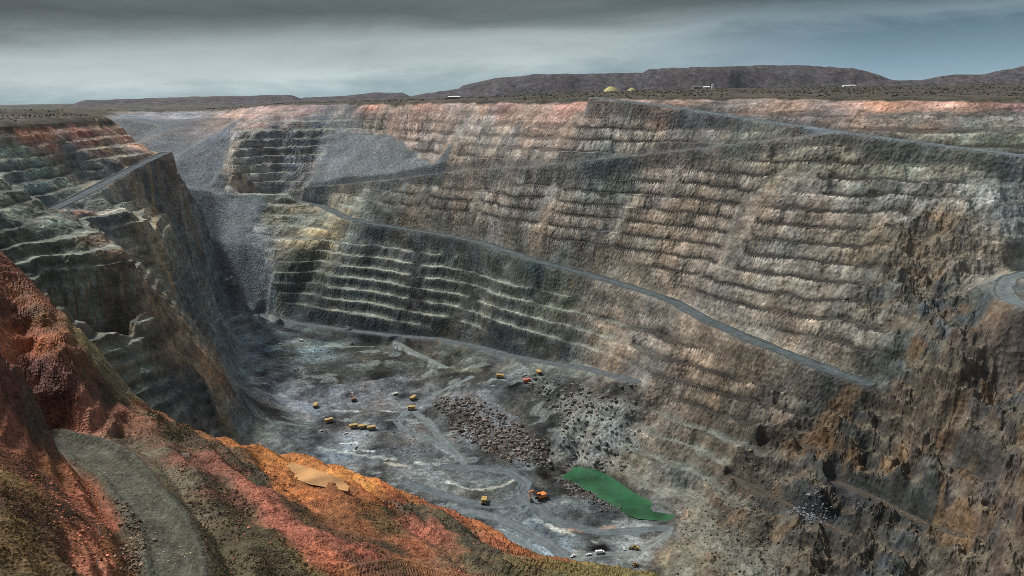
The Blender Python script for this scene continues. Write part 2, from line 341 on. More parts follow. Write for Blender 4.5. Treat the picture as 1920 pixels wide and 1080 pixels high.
def road_field(x, y, P):
    """plan distance to a polyline, its height there, signed side"""
    D = np.full(x.shape, 1e9, np.float32); ZR = np.zeros(x.shape, np.float32); SD = np.zeros(x.shape, np.float32)
    for a, b in zip(P[:-1], P[1:]):
        m = (x > min(a[0], b[0]) - 45) & (x < max(a[0], b[0]) + 45) & (y > min(a[1], b[1]) - 45) & (y < max(a[1], b[1]) + 45)
        if not m.any(): continue
        xm, ym = x[m], y[m]
        ex, ey = b[0] - a[0], b[1] - a[1]; L2 = ex * ex + ey * ey
        t = np.clip(((xm - a[0]) * ex + (ym - a[1]) * ey) / L2, 0, 1)
        dx, dy = xm - a[0] - t * ex, ym - a[1] - t * ey
        dd = np.hypot(dx, dy)
        o = D[m]; n = dd < o
        D[m] = np.where(n, dd, o); ZR[m] = np.where(n, a[2] + t * (b[2] - a[2]), ZR[m])
        SD[m] = np.where(n, np.sign(ex * dy - ey * dx), SD[m])
    return D, ZR, SD

# ------------------------------------------------------------------ the terrain surface
def terrain(x, y):
    w0 = sample(G[6], x, y); ro = sample(G[7], x, y)
    red = sample(G[4], x, y); fl = sample(G[2], x, y); scr = sample(G[3], x, y); wal = sample(G[1], x, y)
    far = sstep(300, 480, np.hypot(x, y)).astype(np.float32)
    wa = np.clip(wal, 0, 1) * far
    # wander the contours so that benches are ragged
    n1 = fbm(x, y, 75, 3, 3); n2 = fbm(x, y, 75, 23, 3); n3 = fbm(x, y, 17, 41, 3)
    n4 = fbm(x, y, 17, 51, 3)
    k1 = 3.2 + 3.0 * np.clip(ro - .9, 0, 1) + 2.2 * sstep(-200, -450, x)
    xw = x + wa * (k1 * n1 + 1.9 * n3) * ro; yw = y + wa * (k1 * n2 + 1.9 * n4) * ro
    H = sample(G[0], xw, yw)
    HB = np.where((x < -300 - .254 * (y - 800)) & (y < 1475), 13.0, 16.5).astype(np.float32)
    jag = fbm(x, y, 34, 61, 3)
    Hn = H + wa * ro * (1.5 * jag)
    t = Hn / HB
    i = np.floor(t); f = t - i
    bw = np.clip(.5 + .12 * fbm(x, y, 60, 71, 2), .12, .66)        # berm share of a bench
    g = np.clip((f - bw) / (1 - bw), 0, 1)
    g = g * .9 + .1 * f
    T = (i + g) * HB - Hn + H
    slump = sstep(.62, 1.0, fbm(x, y, 55, 81, 3) + np.minimum(ro - 1, .5) * .4)
    w = np.clip(w0, 0, 1) * (1 - .7 * slump) * far
    berm = w * (1 - sstep(bw, bw + .14, f))  # runs on up the foot of the face to widen the band
    z = H * (1 - w) + T * w
    # rock relief
    rr = ridged(x, y, 26, 91, 5)
    r2 = fbm(x, y, 6, 95, 3)
    big = ridged(x, y, 70, 97, 4)
    r3 = fbm(x, y, 3.2, 98, 2)
    face = 1 - .8 * berm
    z = z + wa * ro * face * (1.7 * rr + .6 * r2 + .2 * r3) + wa * np.clip(ro - 1.3, 0, 1) * (24 * big + 9 * rr)
    # floor and scree
    z = z + fl * far * (1.1 * fbm(x, y, 40, 101, 4) + .5 * fbm(x, y, 7, 105, 3)) + scr * (.8 * fbm(x, y, 25, 111, 4) + .25 * fbm(x, y, 4, 115, 2))
    nearw = 1 - far
    tn = (H + 1.2 * fbm(x, y, 14, 161, 3)) / 5.0
    fn_ = tn - np.floor(tn)
    z = z + nearw * np.clip(red, 0, 1) * .75 * ((np.floor(tn) + sstep(.45, .95, fn_)) * 5.0 - tn * 5.0) * sstep(.05, .5, fbm(x, y, 40, 165, 2) + .4)
    e_ = 6.0
    gx_ = (sample(G[0], x + e_, y) - sample(G[0], x - e_, y)); gy_ = (sample(G[0], x, y + e_) - sample(G[0], x, y - e_))
    gl = np.hypot(gx_, gy_) + 1e-3
    along = (-gy_ * x + gx_ * y) / gl
    rill = ridged(along + 2 * n3, H * .35, 4.5, 151, 3) * np.clip(gl / (2 * e_) * 1.6, 0, 1)
    z = z + nearw * red * .5 * rill
    z = z + red * nearw * (1.1 * fbm(x, y, 16, 121, 4) + .5 * ridged(x, y, 7, 125, 4) + .12 * fbm(x, y, 1.6, 131, 3))
    crest = w * sstep(.78, .95, f) * (f < 1)
    return z, berm, crest

def full(x, y):
    z, berm_, crest_ = terrain(x, y)
    rd = np.full(x.shape, 1e9, np.float32)        # distance outside the nearest carriageway
    lat = np.zeros(x.shape, np.float32); rid = np.zeros(x.shape, np.int32)
    for ri, (P, hw, bank, berm, _c) in enumerate(ROADS):
        D, ZR, SD = road_field(x, y, P)
        wob = hw * (1 + .16 * fbm(x, y, 22, 141, 3))
        b = 1 - sstep(wob, wob + bank, D)
        z = z * (1 - b) + ZR * b
        z = z + berm * np.exp(-((D - wob + 1.2) / 1.3) ** 2)
        n = (D - wob) < rd
        rd = np.where(n, D - wob, rd); rid = np.where(n, ri, rid); lat = np.where(n, D / hw * SD, lat)
    for px, py, pz, pr in PADS:
        m = (np.abs(x - px) < pr * 2.2) & (np.abs(y - py) < pr * 2.2)
        if m.any():
            b = 1 - sstep(pr, pr * 2, np.hypot(x[m] - px, y[m] - py))
            z[m] = z[m] * (1 - b) + pz * b
    return z, rd, lat, rid, berm_, crest_

# ------------------------------------------------------------------ polar sheet of the pit
az = np.radians(np.linspace(-43, 43, 1420))
rr_ = [40.0]
while rr_[-1] < 2600:
    r = rr_[-1]
    rr_.append(r + (max(.35, r * .0042) if r < 420 else 1.75 if r < 1500 else 1.75 + (r - 1500) * .006))
rad = np.array(rr_)
RR, AA = np.meshgrid(rad, az, indexing='ij')
PX, PY = (RR * np.sin(AA)), (RR * np.cos(AA))
# ------------------------------------------------------------------ where the machines stand
# (builder, u, v, heading deg, pad radius, label, category, group)
TRUCKS = 'yellow haul trucks working in the pit'
UTES = 'white light vehicles on the pit floor'
STAND = [
 ('haul_truck', 592, 764, 95, 9, 'yellow haul truck alone left of the brown excavator with the pale boom', 'haul truck', TRUCKS),
 ('haul_truck', 617, 792, 20, 9, 'yellow haul truck just left of the row of three parked ones', 'haul truck', TRUCKS),
 ('haul_truck', 663, 803, 8, 8, 'leftmost yellow haul truck of the parked row of three on the grey floor', 'haul truck', TRUCKS),
 ('haul_truck', 680, 804, 8, 8, 'middle yellow haul truck of the parked row of three on the grey floor', 'haul truck', TRUCKS),
 ('haul_truck', 697, 806, 8, 8, 'rightmost yellow haul truck of the parked row of three on the grey floor', 'haul truck', TRUCKS),
 ('haul_truck', 775, 750, 60, 9, 'yellow haul truck at the bend of the pale track, the farther of two', 'haul truck', TRUCKS),
 ('haul_truck', 771, 769, 200, 9, 'yellow haul truck at the bend of the pale track, the nearer of two', 'haul truck', TRUCKS),
 ('haul_truck', 938, 710, 170, 9, 'yellow haul truck at the left end of the shelf above the rubble slope', 'haul truck', TRUCKS),
 ('haul_truck', 988, 719, 15, 9, 'reddish haul truck at the edge of the shelf above the rubble slope', 'haul truck', TRUCKS),
 ('haul_truck', 1010, 702, 100, 9, 'yellow haul truck at the back of the shelf under the benched wall', 'haul truck', TRUCKS),
 ('haul_truck', 908, 943, 265, 9, 'yellow haul truck on the curving road left of the orange excavator', 'haul truck', TRUCKS),
 ('excavator', 1014, 936, 205, 13, 'large orange mining excavator standing beside the green pit lake', 'excavator', None),
 ('excavator', 663, 752, 110, 11, 'brown excavator with a pale raised boom digging at the dark cut face', 'excavator', None),
 ('wheel_loader', 1189, 1031, 160, 6, 'yellow wheel loader among the spoil in front of the pit lake', 'wheel loader', None),
 ('bulldozer', 1191, 1062, 30, 5, 'yellow bulldozer by the foot of the ochre crag at the bottom', 'bulldozer', None),
 ('bulldozer', 660, 647, 180, 6, 'dark bulldozer on the upper floor under the dark benches', 'bulldozer', None),
 ('drill_rig', 742, 741, 30, 6, 'white drill rig with upright mast near the pale track bend', 'drill rig', None),
 ('drill_rig', 564, 640, 150, 6, 'pale drill rig with tall mast on the upper floor, far left', 'drill rig', None),
 ('light_tower', 486, 594, 0, 4, 'dark lighting mast at the foot of the grey scree column', 'lighting mast', None),
 ('light_vehicle', 526, 646, 10, 4, 'white light vehicle on the upper floor left of the pale drill rig', 'light vehicle', UTES),
 ('light_vehicle', 603, 809, 35, 4, 'white light vehicle below the haul truck left of the parked row', 'light vehicle', UTES),
 ('light_vehicle', 648, 814, 30, 4, 'white light vehicle in front of the parked row of haul trucks', 'light vehicle', UTES),
 ('light_vehicle', 668, 840, 60, 4, 'white light vehicle beside the pale patch farther down the floor', 'light vehicle', UTES),
 ('light_vehicle', 652, 616, 170, 4, 'white light vehicle on the haul road at the foot of the dark benches', 'light vehicle', UTES),
 ('light_vehicle', 924, 726, 0, 4, 'white light vehicle on the rubble edge below the shelf', 'light vehicle', UTES),
 ('light_vehicle', 1074, 1046, 30, 4, 'leftmost white light vehicle of those parked at the bottom edge of the floor', 'light vehicle', UTES),
 ('light_vehicle', 1104, 1043, 10, 4, 'white light vehicle just left of the white service van at the bottom edge', 'light vehicle', UTES),
 ('service_van', 1125, 1039, 5, 5, 'big white service van parked at the bottom edge of the floor', 'service van', None),
 ('light_vehicle', 1170, 1031, 95, 4, 'white light vehicle next to the yellow wheel loader', 'light vehicle', UTES),
]
PADS = []
SPOTS = []
for it in STAND:
    px, py, pz = floor_sight(it[1], it[2]); pz += .3
    SPOTS.append((px, py, float(pz))); PADS.append((px, py, float(pz), it[4]))
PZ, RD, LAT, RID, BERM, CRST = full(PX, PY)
print('sheet', PX.shape)

# ---- colour survey: rock tones as sighted, their light and shade included
CP_LIST = [
 (260,228,(96,100,105)),(320,225,(100,104,112)),(300,206,(90,90,96)),(410,200,(120,98,98)),(450,215,(135,115,108)),(350,205,(100,94,102)),(380,215,(108,104,108)),(520,220,(110,100,100)),(600,225,(82,88,94)),(680,230,(84,84,88)),
 # far wall, top oxide band
 (700,222,(118,110,100)),(800,224,(140,120,105)),(950,224,(136,118,102)),(1080,224,(122,106,94)),(1650,212,(96,84,76)),(1760,212,(98,86,76)),(1900,210,(98,88,80)),(700,200,(150,100,85)),(800,205,(158,105,90)),(950,205,(150,95,85)),(1080,200,(155,95,80)),(1250,195,(140,100,75)),(1450,195,(140,105,85)),(1650,196,(175,110,70)),(1760,196,(180,110,75)),(1900,196,(150,90,75)),
 (480,205,(130,110,110)),(560,205,(120,100,100)),(640,225,(80,85,92)),  # dark tone of the shadowed wall end kept in the colour
 (1300,225,(90,80,78)),(1500,215,(95,80,78)),(1700,215,(95,85,75)),(1850,225,(85,82,72)),
 # tan middle
 (780,235,(150,125,110)),(900,250,(145,128,112)),(1050,250,(128,108,95)),(1200,250,(125,112,95)),(1400,250,(100,100,88)),
 (900,300,(140,120,100)),(1050,340,(122,108,95)),(1250,340,(120,102,88)),(1500,290,(112,105,85)),(1700,300,(95,100,85)),(1880,270,(95,98,78)),
 (1150,330,(80,88,80)),(1300,420,(118,102,85)),(1500,400,(115,100,85)),(1700,390,(102,95,85)),(1880,400,(115,115,108)),(900,390,(125,110,92)),(1050,430,(120,102,85)),
 (800,380,(95,90,78)),(700,380,(75,80,78)),(640,370,(95,92,80)),
 (1300,500,(115,100,85)),(1500,500,(108,98,82)),(1650,480,(105,95,78)),(1800,480,(110,95,75)),(1500,600,(112,102,88)),(1650,600,(100,95,82)),(1750,620,(75,75,68)),(1700,680,(62,62,55)),(1830,560,(58,65,62)),
 (1200,480,(112,100,82)),(1050,480,(115,105,85)),
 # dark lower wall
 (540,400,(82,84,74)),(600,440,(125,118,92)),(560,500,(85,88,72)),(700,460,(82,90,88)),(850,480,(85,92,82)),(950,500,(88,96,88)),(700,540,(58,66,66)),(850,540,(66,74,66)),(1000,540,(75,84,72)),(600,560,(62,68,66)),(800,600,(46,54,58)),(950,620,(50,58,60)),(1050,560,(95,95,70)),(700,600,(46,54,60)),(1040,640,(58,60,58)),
 # right lower wall, brown
 (1150,580,(112,98,82)),(1200,640,(118,100,84)),(1300,680,(118,98,78)),(1180,700,(100,88,75)),(1250,760,(100,86,72)),(1350,740,(102,90,72)),(1450,720,(108,95,78)),(1450,800,(88,78,66)),(1300,860,(92,80,62)),(1200,880,(82,78,68)),(1120,780,(92,95,92)),(1100,840,(100,105,105)),(1000,740,(72,76,72)),
 (1400,900,(66,62,55)),(1500,880,(72,66,58)),(1600,860,(70,68,60)),(1550,800,(62,62,58)),(1700,760,(80,68,56)),(1850,700,(88,74,60)),(1880,640,(92,76,62)),(1850,820,(78,78,76)),(1800,880,(70,68,62)),(1680,920,(62,64,62)),(1560,950,(60,64,66)),(1700,1000,(64,70,70)),(1400,960,(72,68,58)),(1300,1030,(92,76,50)),(1450,1040,(78,70,55)),(1600,1060,(66,60,50)),(1800,1040,(105,84,60)),(1900,1000,(98,72,52)),(1880,1070,(100,76,55)),(1360,850,(90,80,66)),(1750,850,(110,84,55)),(1340,980,(110,82,45)),
 # left wall
 (50,245,(150,95,70)),(150,240,(140,85,72)),(190,235,(150,110,90)),(60,300,(95,105,92)),(150,310,(88,90,88)),(230,280,(100,90,80)),(80,350,(80,88,85)),(60,420,(72,80,72)),(180,400,(72,76,76)),(300,360,(72,76,78)),(270,400,(120,112,98)),(300,470,(110,102,85)),(360,460,(78,84,86)),(400,520,(72,82,88)),(350,560,(78,86,88)),(430,560,(70,80,86)),
 (100,480,(52,58,52)),(180,520,(60,62,55)),(230,480,(118,92,72)),(280,580,(120,92,68)),(200,600,(80,72,58)),(330,660,(128,98,68)),(300,640,(70,66,56)),(255,570,(78,70,58)),(365,735,(60,60,57)),(395,775,(58,58,57)),(225,530,(64,62,54)),(250,660,(80,74,60)),(340,740,(62,64,62)),(400,720,(130,104,76)),(300,720,(56,60,58)),(420,780,(110,92,68)),  # spur: lit crest and shaded flank painted in by lighter and darker tones
 # scree
 (360,280,(92,100,110)),(400,330,(90,98,108)),(345,220,(105,105,112)),(440,430,(98,106,114)),(470,520,(98,106,114)),(650,300,(108,116,120)),(750,310,(115,118,116)),(500,280,(84,86,92)),(450,300,(128,122,110)),(540,320,(78,80,84)),(560,260,(80,84,90)),
 # floor
 (430,620,(92,102,108)),(480,660,(85,98,106)),(560,660,(86,102,104)),(700,660,(78,82,74)),(800,670,(80,82,72)),(640,700,(60,66,66)),(560,740,(108,118,130)),(650,770,(104,116,128)),(720,745,(106,118,132)),(620,830,(112,124,132)),(700,830,(114,126,132)),(800,850,(92,102,108)),(850,800,(92,98,104)),(900,690,(88,90,86)),(1000,710,(90,98,92)),(870,780,(84,76,72)),(950,820,(86,80,78)),(900,900,(98,106,106)),(950,930,(92,102,106)),(1050,960,(104,112,114)),(1100,1010,(100,110,114)),(1000,1000,(104,116,124)),(1200,1010,(104,110,114)),(1100,920,(70,70,68)),(460,770,(98,104,104)),(530,800,(70,76,74)),(1130,1050,(112,118,118)),(950,720,(96,104,110)),
]
def lin(c):
    c = np.asarray(c, float) / 255
    return np.where(c <= .04045, c / 12.92, ((c + .055) / 1.055) ** 2.4)
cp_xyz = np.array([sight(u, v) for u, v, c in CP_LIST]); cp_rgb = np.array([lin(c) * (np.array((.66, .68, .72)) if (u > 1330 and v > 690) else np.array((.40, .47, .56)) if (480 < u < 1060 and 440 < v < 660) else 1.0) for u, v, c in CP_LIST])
ALB = 1.25
# colour raster (8 m) by inverse distance
step = 2
gx = GX0 + np.arange(0, gnx, step) * GS; gy = GY0 + np.arange(0, gny, step) * GS
CGX, CGY = np.meshgrid(gx, gy)
CGZ = G[0][::step, ::step]
num = np.zeros(CGX.shape + (3,), np.float32); den = np.zeros(CGX.shape, np.float32)
wx = CGX + 14 * fbm(CGX, CGY, 45, 201, 3); wy = CGY + 14 * fbm(CGX, CGY, 45, 211, 3)
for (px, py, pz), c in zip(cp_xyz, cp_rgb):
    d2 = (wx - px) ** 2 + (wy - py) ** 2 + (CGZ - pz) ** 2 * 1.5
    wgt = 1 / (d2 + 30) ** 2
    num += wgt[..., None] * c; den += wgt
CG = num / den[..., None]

def csample(x, y):
    fx = np.clip((x - GX0) / (GS * step), 0, CGX.shape[1] - 1.001); fy = np.clip((y - GY0) / (GS * step), 0, CGX.shape[0] - 1.001)
    ix, iy = fx.astype(np.int32), fy.astype(np.int32)
    tx, ty = (fx - ix).astype(np.float32)[..., None], (fy - iy).astype(np.float32)[..., None]
    return (CG[iy, ix] * (1 - tx) + CG[iy, ix + 1] * tx) * (1 - ty) + (CG[iy + 1, ix] * (1 - tx) + CG[iy + 1, ix + 1] * tx) * ty
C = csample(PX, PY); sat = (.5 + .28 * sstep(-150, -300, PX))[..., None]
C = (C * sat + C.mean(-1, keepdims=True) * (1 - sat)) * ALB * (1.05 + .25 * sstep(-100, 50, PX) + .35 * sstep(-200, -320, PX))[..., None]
kx, ky = 3.5 * fbm(PX, PY, 16, 376, 4), 3.5 * fbm(PX, PY, 24, 386, 4)
km = (RR > 500)
C = C * (1 - sstep(-200, 0, PX)[..., None] * np.array((.06, .01, 0.0)))
bi = np.floor(PZ / 16.5)
C = C * (1 + .38 * fbm(PX + 37 * bi, PY + 91 * bi, 30, 621, 3) * (RR > 450))[..., None]
C = C * (1 + .10 * np.stack([fbm(PX, PY, 42, 631, 3), 0 * PX, -fbm(PX, PY, 42, 631, 3)], -1))
kinds = np.stack([sample(G[1 + j], PX + kx * km, PY + ky * km) for j in range(5)])
red = np.clip(kinds[3], 0, 1)
plain = sstep(.45, .7, kinds[4])
def mixc(C, m, col): return C * (1 - m[..., None]) + np.asarray(col, np.float32) * m[..., None]
# foreground oxide terraces have a survey of their own
NEAR = [(20,480,(150,75,50)),(60,530,(110,60,40)),(30,560,(140,80,50)),(90,600,(120,75,45)),(20,600,(95,50,40)),(60,640,(165,90,60)),(0,650,(170,95,65)),(110,640,(150,85,50)),(140,590,(135,100,60)),(170,640,(120,105,65)),
 (200,690,(115,110,75)),(235,720,(120,118,90)),(150,670,(110,75,45)),(60,700,(105,58,54)),(130,700,(100,60,57)),(30,740,(110,60,57)),(180,730,(105,65,52)),(90,755,(75,58,48)),(60,775,(85,70,60)),(200,750,(75,62,50)),
 (170,775,(172,104,88)),(220,770,(160,95,75)),(240,790,(130,80,60)),(110,790,(150,90,75)),(130,800,(140,85,65)),(280,770,(125,75,45)),(330,790,(110,70,40)),(300,790,(90,72,50)),(380,815,(130,80,40)),(350,820,(80,68,52)),
 (40,830,(150,85,65)),(20,845,(140,80,60)),(90,870,(165,102,60)),(120,900,(168,96,60)),(150,930,(158,85,60)),(175,970,(150,80,58)),(165,1010,(158,87,67)),(180,1060,(168,97,72)),(200,1040,(140,80,50)),(215,960,(140,70,45)),
 (200,920,(135,72,48)),(235,960,(85,60,48)),(250,1000,(75,62,50)),(255,1050,(70,58,45)),(220,1050,(120,80,45)),(20,900,(120,90,45)),(60,950,(90,60,35)),(30,1000,(112,88,50)),(90,1000,(75,50,35)),(60,1060,(100,75,40)),
 (110,1060,(80,52,38)),(10,1070,(98,84,52)),(130,970,(70,45,32)),(80,900,(75,50,35)),(150,830,(110,95,70)),(330,900,(110,110,95)),(370,960,(100,98,80)),(400,1040,(85,82,65)),(300,850,(100,98,85)),(260,830,(95,85,70)),
 (300,840,(130,80,65)),(350,870,(125,75,62)),(400,920,(110,72,58)),(330,850,(95,68,55)),(420,870,(140,80,65)),(470,920,(168,92,75)),(520,960,(174,95,80)),(560,1000,(178,98,80)),(600,1050,(178,97,70)),(640,1080,(160,95,55)),
 (390,900,(85,72,58)),(430,950,(72,68,50)),(470,1000,(78,76,52)),(430,1010,(75,72,48)),(500,1050,(82,84,55)),(540,1070,(85,90,58)),(450,1060,(80,75,50)),(380,1000,(90,85,65)),(400,840,(78,62,48)),(450,870,(72,64,54)),
 (500,910,(70,62,50)),(550,950,(85,66,48)),(600,985,(90,70,50)),(660,1020,(95,68,48)),(720,1060,(90,68,45)),(440,845,(85,62,40)),(450,835,(175,100,30)),(500,860,(185,110,30)),(530,880,(180,105,35)),(550,920,(190,105,35)),
 (600,940,(165,95,50)),(650,960,(150,90,50)),(680,990,(145,85,50)),(620,970,(130,82,48)),(620,1010,(150,85,68)),(680,1040,(155,80,68)),(700,1070,(110,72,58)),(600,870,(195,115,40)),(660,895,(218,142,50)),(700,905,(218,137,45)),
 (730,915,(190,100,35)),(680,920,(165,90,35)),(720,945,(150,78,32)),(750,930,(120,60,35)),(700,955,(130,80,35)),(690,970,(90,65,40)),(720,990,(105,80,50)),(730,960,(60,58,40)),(770,955,(75,75,70)),(790,945,(70,72,68)),
 (770,935,(170,110,50)),(820,950,(150,80,50)),(860,975,(160,85,50)),(900,990,(175,100,55)),(840,975,(85,78,58)),(880,1000,(75,78,62)),(780,990,(165,90,72)),(800,1010,(160,88,70)),(820,985,(150,85,70)),(770,1030,(160,90,60)),
 (790,1060,(150,95,60)),(740,1030,(85,70,55)),(830,1030,(130,88,65)),(850,1050,(125,95,75)),(840,1070,(140,92,65)),(900,1030,(75,80,62)),(940,1020,(170,90,60)),(960,1025,(175,100,50)),(980,1035,(130,80,45)),(920,1060,(85,85,62)),
 (980,1060,(110,100,65)),(1040,1050,(150,90,50)),(1060,1060,(125,110,60)),(1000,1075,(100,95,60)),(1100,1068,(115,105,60)),(1160,1072,(120,108,65)),(890,1075,(150,85,70))]
n_xyz = np.array([sight(u, v, 400) for u, v, c in NEAR]); n_rgb = np.array([lin(c) for u, v, c in NEAR], np.float32)
NX, NY = np.meshgrid(np.arange(-340, 341, 1.0), np.arange(20, 341, 1.0))
NXw = NX + 3.0 * fbm(NX, NY, 10, 341, 3); NYw = NY + 3.0 * fbm(NX, NY, 10, 351, 3)
num = np.zeros(NX.shape + (3,), np.float32); den = np.zeros(NX.shape, np.float32)
NZ = sample(G[0], NX, NY)
for (px, py, pz), c in zip(n_xyz, n_rgb):
    wgt = 1 / ((NXw - px) ** 2 + (NYw - py) ** 2 + (NZ - pz) ** 2 + 4) ** 2.4
    num += wgt[..., None] * c; den += wgt
NC = num / den[..., None]
def nsample(x, y):
    ix = np.clip(np.round(x + 340), 0, NX.shape[1] - 1).astype(np.int32); iy = np.clip(np.round(y - 20), 0, NX.shape[0] - 1).astype(np.int32)
    return NC[iy, ix]
nearm = 1 - sstep(300, 330, RR)
nc = nsample(PX, PY); nc = (nc * .74 + nc.mean(-1, keepdims=True) * .18) * (.98, .99, .84)
nc[..., 1] = np.minimum(nc[..., 1], .84 * nc[..., 0]); nc[..., 2] = np.minimum(nc[..., 2], .55 * nc[..., 0])
C = C * (1 - nearm[..., None]) + nc * ALB * .76 * nearm[..., None]
C = mixc(C, plain * (RR > 500), lin((66, 63, 56)) * ALB)
# bench floors and toes: dark on upper walls, sunlit tops painted pale low down
pale = sstep(-190, -260, PZ) * sstep(180, 60, PX) * (PX > -330) * (RR > 700)
pale = np.clip(np.maximum(pale, sstep(-200, -320, PX) * (RR > 550) * .85) * (.75 + .9 * fbm(PX, PY, 30, 361, 3)), 0, 1)
pale = np.maximum(pale, sstep(-325, -350, PZ) * sstep(20, 60, PX) * (RR > 600) * .5)
spur = sstep(1.5, 1.9, sample(G[7], PX, PY)) * (PX > 60) * (RR > 400)
C = C * (1 - .30 * spur[..., None])
C = mixc(C, spur * sstep(.2, .5, fbm(PX, PY, 34, 601, 4)) * .5, lin((112, 90, 64)) * ALB)
C = mixc(C, spur * sstep(.2, .5, fbm(PX, PY, 40, 611, 4)) * .6, lin((56, 62, 68)) * ALB)
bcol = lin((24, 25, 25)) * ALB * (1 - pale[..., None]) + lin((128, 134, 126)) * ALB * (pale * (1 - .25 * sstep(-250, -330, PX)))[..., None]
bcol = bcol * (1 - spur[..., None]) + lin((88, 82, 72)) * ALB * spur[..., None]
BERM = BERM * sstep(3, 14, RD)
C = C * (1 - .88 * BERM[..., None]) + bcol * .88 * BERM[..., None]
# paler patches along the bench crests
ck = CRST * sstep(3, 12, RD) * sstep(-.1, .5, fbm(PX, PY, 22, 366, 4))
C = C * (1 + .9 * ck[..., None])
# scree is one grey of crushed waste rock
sw = sstep(.45, .62, kinds[2]) * (RR > 500)
C = mixc(C, sw * (.9 - .25 * (PY > 1620) * (PX < -430)), lin((84, 92, 97)) * (1 - .3 * sstep(1600, 1750, PY) * (PX < -430))[..., None] * (1 + .3 * fbm(PX, PY, 26, 371, 5)[..., None] + .16 * fbm(PX + .4 * PZ, PY * .25, 9, 375, 3)[..., None]) * ALB)
# crushed floor rock: darker and paler spreads
fw = sstep(.4, .8, kinds[1]) * (RR > 500)
fn = fbm(PX, PY, 38, 381, 5)
C = C * (1 - fw[..., None] * (.5 - .42 * fn[..., None]))
C = mixc(C, fw * sstep(.42, .75, fbm(PX, PY * 1.6, 26, 391, 4)) * .35, lin((132, 142, 142)) * ALB)
# dark fill under the two upper ramps
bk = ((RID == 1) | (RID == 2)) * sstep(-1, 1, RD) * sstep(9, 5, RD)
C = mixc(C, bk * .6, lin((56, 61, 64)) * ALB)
# floor and wall marks
for uv, hw, col, k in MARKS:
    P = [(floor_sight if u > 830 and v > 880 else sight)(u, v) for u, v in uv]
    D, _z, _s = road_field(PX, PY, P)
    e = D + 2.2 * fbm(PX, PY, 12, 331, 3)
    C = mixc(C, (1 - sstep(hw * .4, hw * 1.3, e)) * k * .8, lin(col) * ALB)
# carriageways
road = 1 - sstep(-1.0, .8, RD)
LATA = np.abs(LAT)
rt = np.array([lin(r[4]) for r in ROADS], np.float32)[RID] * ALB
rut = .85 + .35 * (RID == I_TRACK) * np.exp(-((LATA - 1.0) / .16) ** 2) + .2 * fbm(PX, PY, 5, 396, 4) + .2 * np.exp(-((np.abs(LAT) - .45) / .14) ** 2)
C = C * (1 - road[..., None]) + (rt * rut[..., None]) * road[..., None]

# ------------------------------------------------------------------ meshes from the sheet
def grid_faces(n, m):
    i, j = np.meshgrid(np.arange(n - 1), np.arange(m - 1), indexing='ij')
    a = i * m + j
    return np.stack([a, a + 1, a + m + 1, a + m], -1).reshape(-1, 4)

def mesh_obj(name, V, Fq, mat, col=None, smooth=False):
    me = bpy.data.meshes.new(name)
    me.vertices.add(len(V)); me.vertices.foreach_set('co', np.ascontiguousarray(V, np.float32).ravel())
    k = Fq.shape[1]
    me.loops.add(Fq.size); me.loops.foreach_set('vertex_index', np.ascontiguousarray(Fq, np.int32).ravel())
    me.polygons.add(len(Fq)); me.polygons.foreach_set('loop_start', np.arange(0, Fq.size, k, dtype=np.int32))
    me.polygons.foreach_set('use_smooth', np.full(len(Fq), smooth, dtype=bool))
    me.update(calc_edges=True)
    if col is not None:
        a = me.color_attributes.new('ground_colour', 'FLOAT_COLOR', 'POINT')
        c4 = np.ones((len(V), 4), np.float32); c4[:, :3] = col
        a.data.foreach_set('color', c4.ravel())
    me.materials.append(mat)
    o = bpy.data.objects.new(name, me); COL.objects.link(o)
    return o

def subset(name, mask, V, Fq, C, mat, smooth=False):
    f = Fq[mask]
    if not len(f): return None
    u, inv = np.unique(f, return_inverse=True)
    o = mesh_obj(name, V[u], inv.reshape(f.shape), mat, C[u], smooth)
    o['kind'] = 'structure'
    return o

# ------------------------------------------------------------------ materials
def new_mat(name):
    m = bpy.data.materials.new(name); m.use_nodes = True
    nt = m.node_tree
    return m, nt, nt.nodes['Principled BSDF']

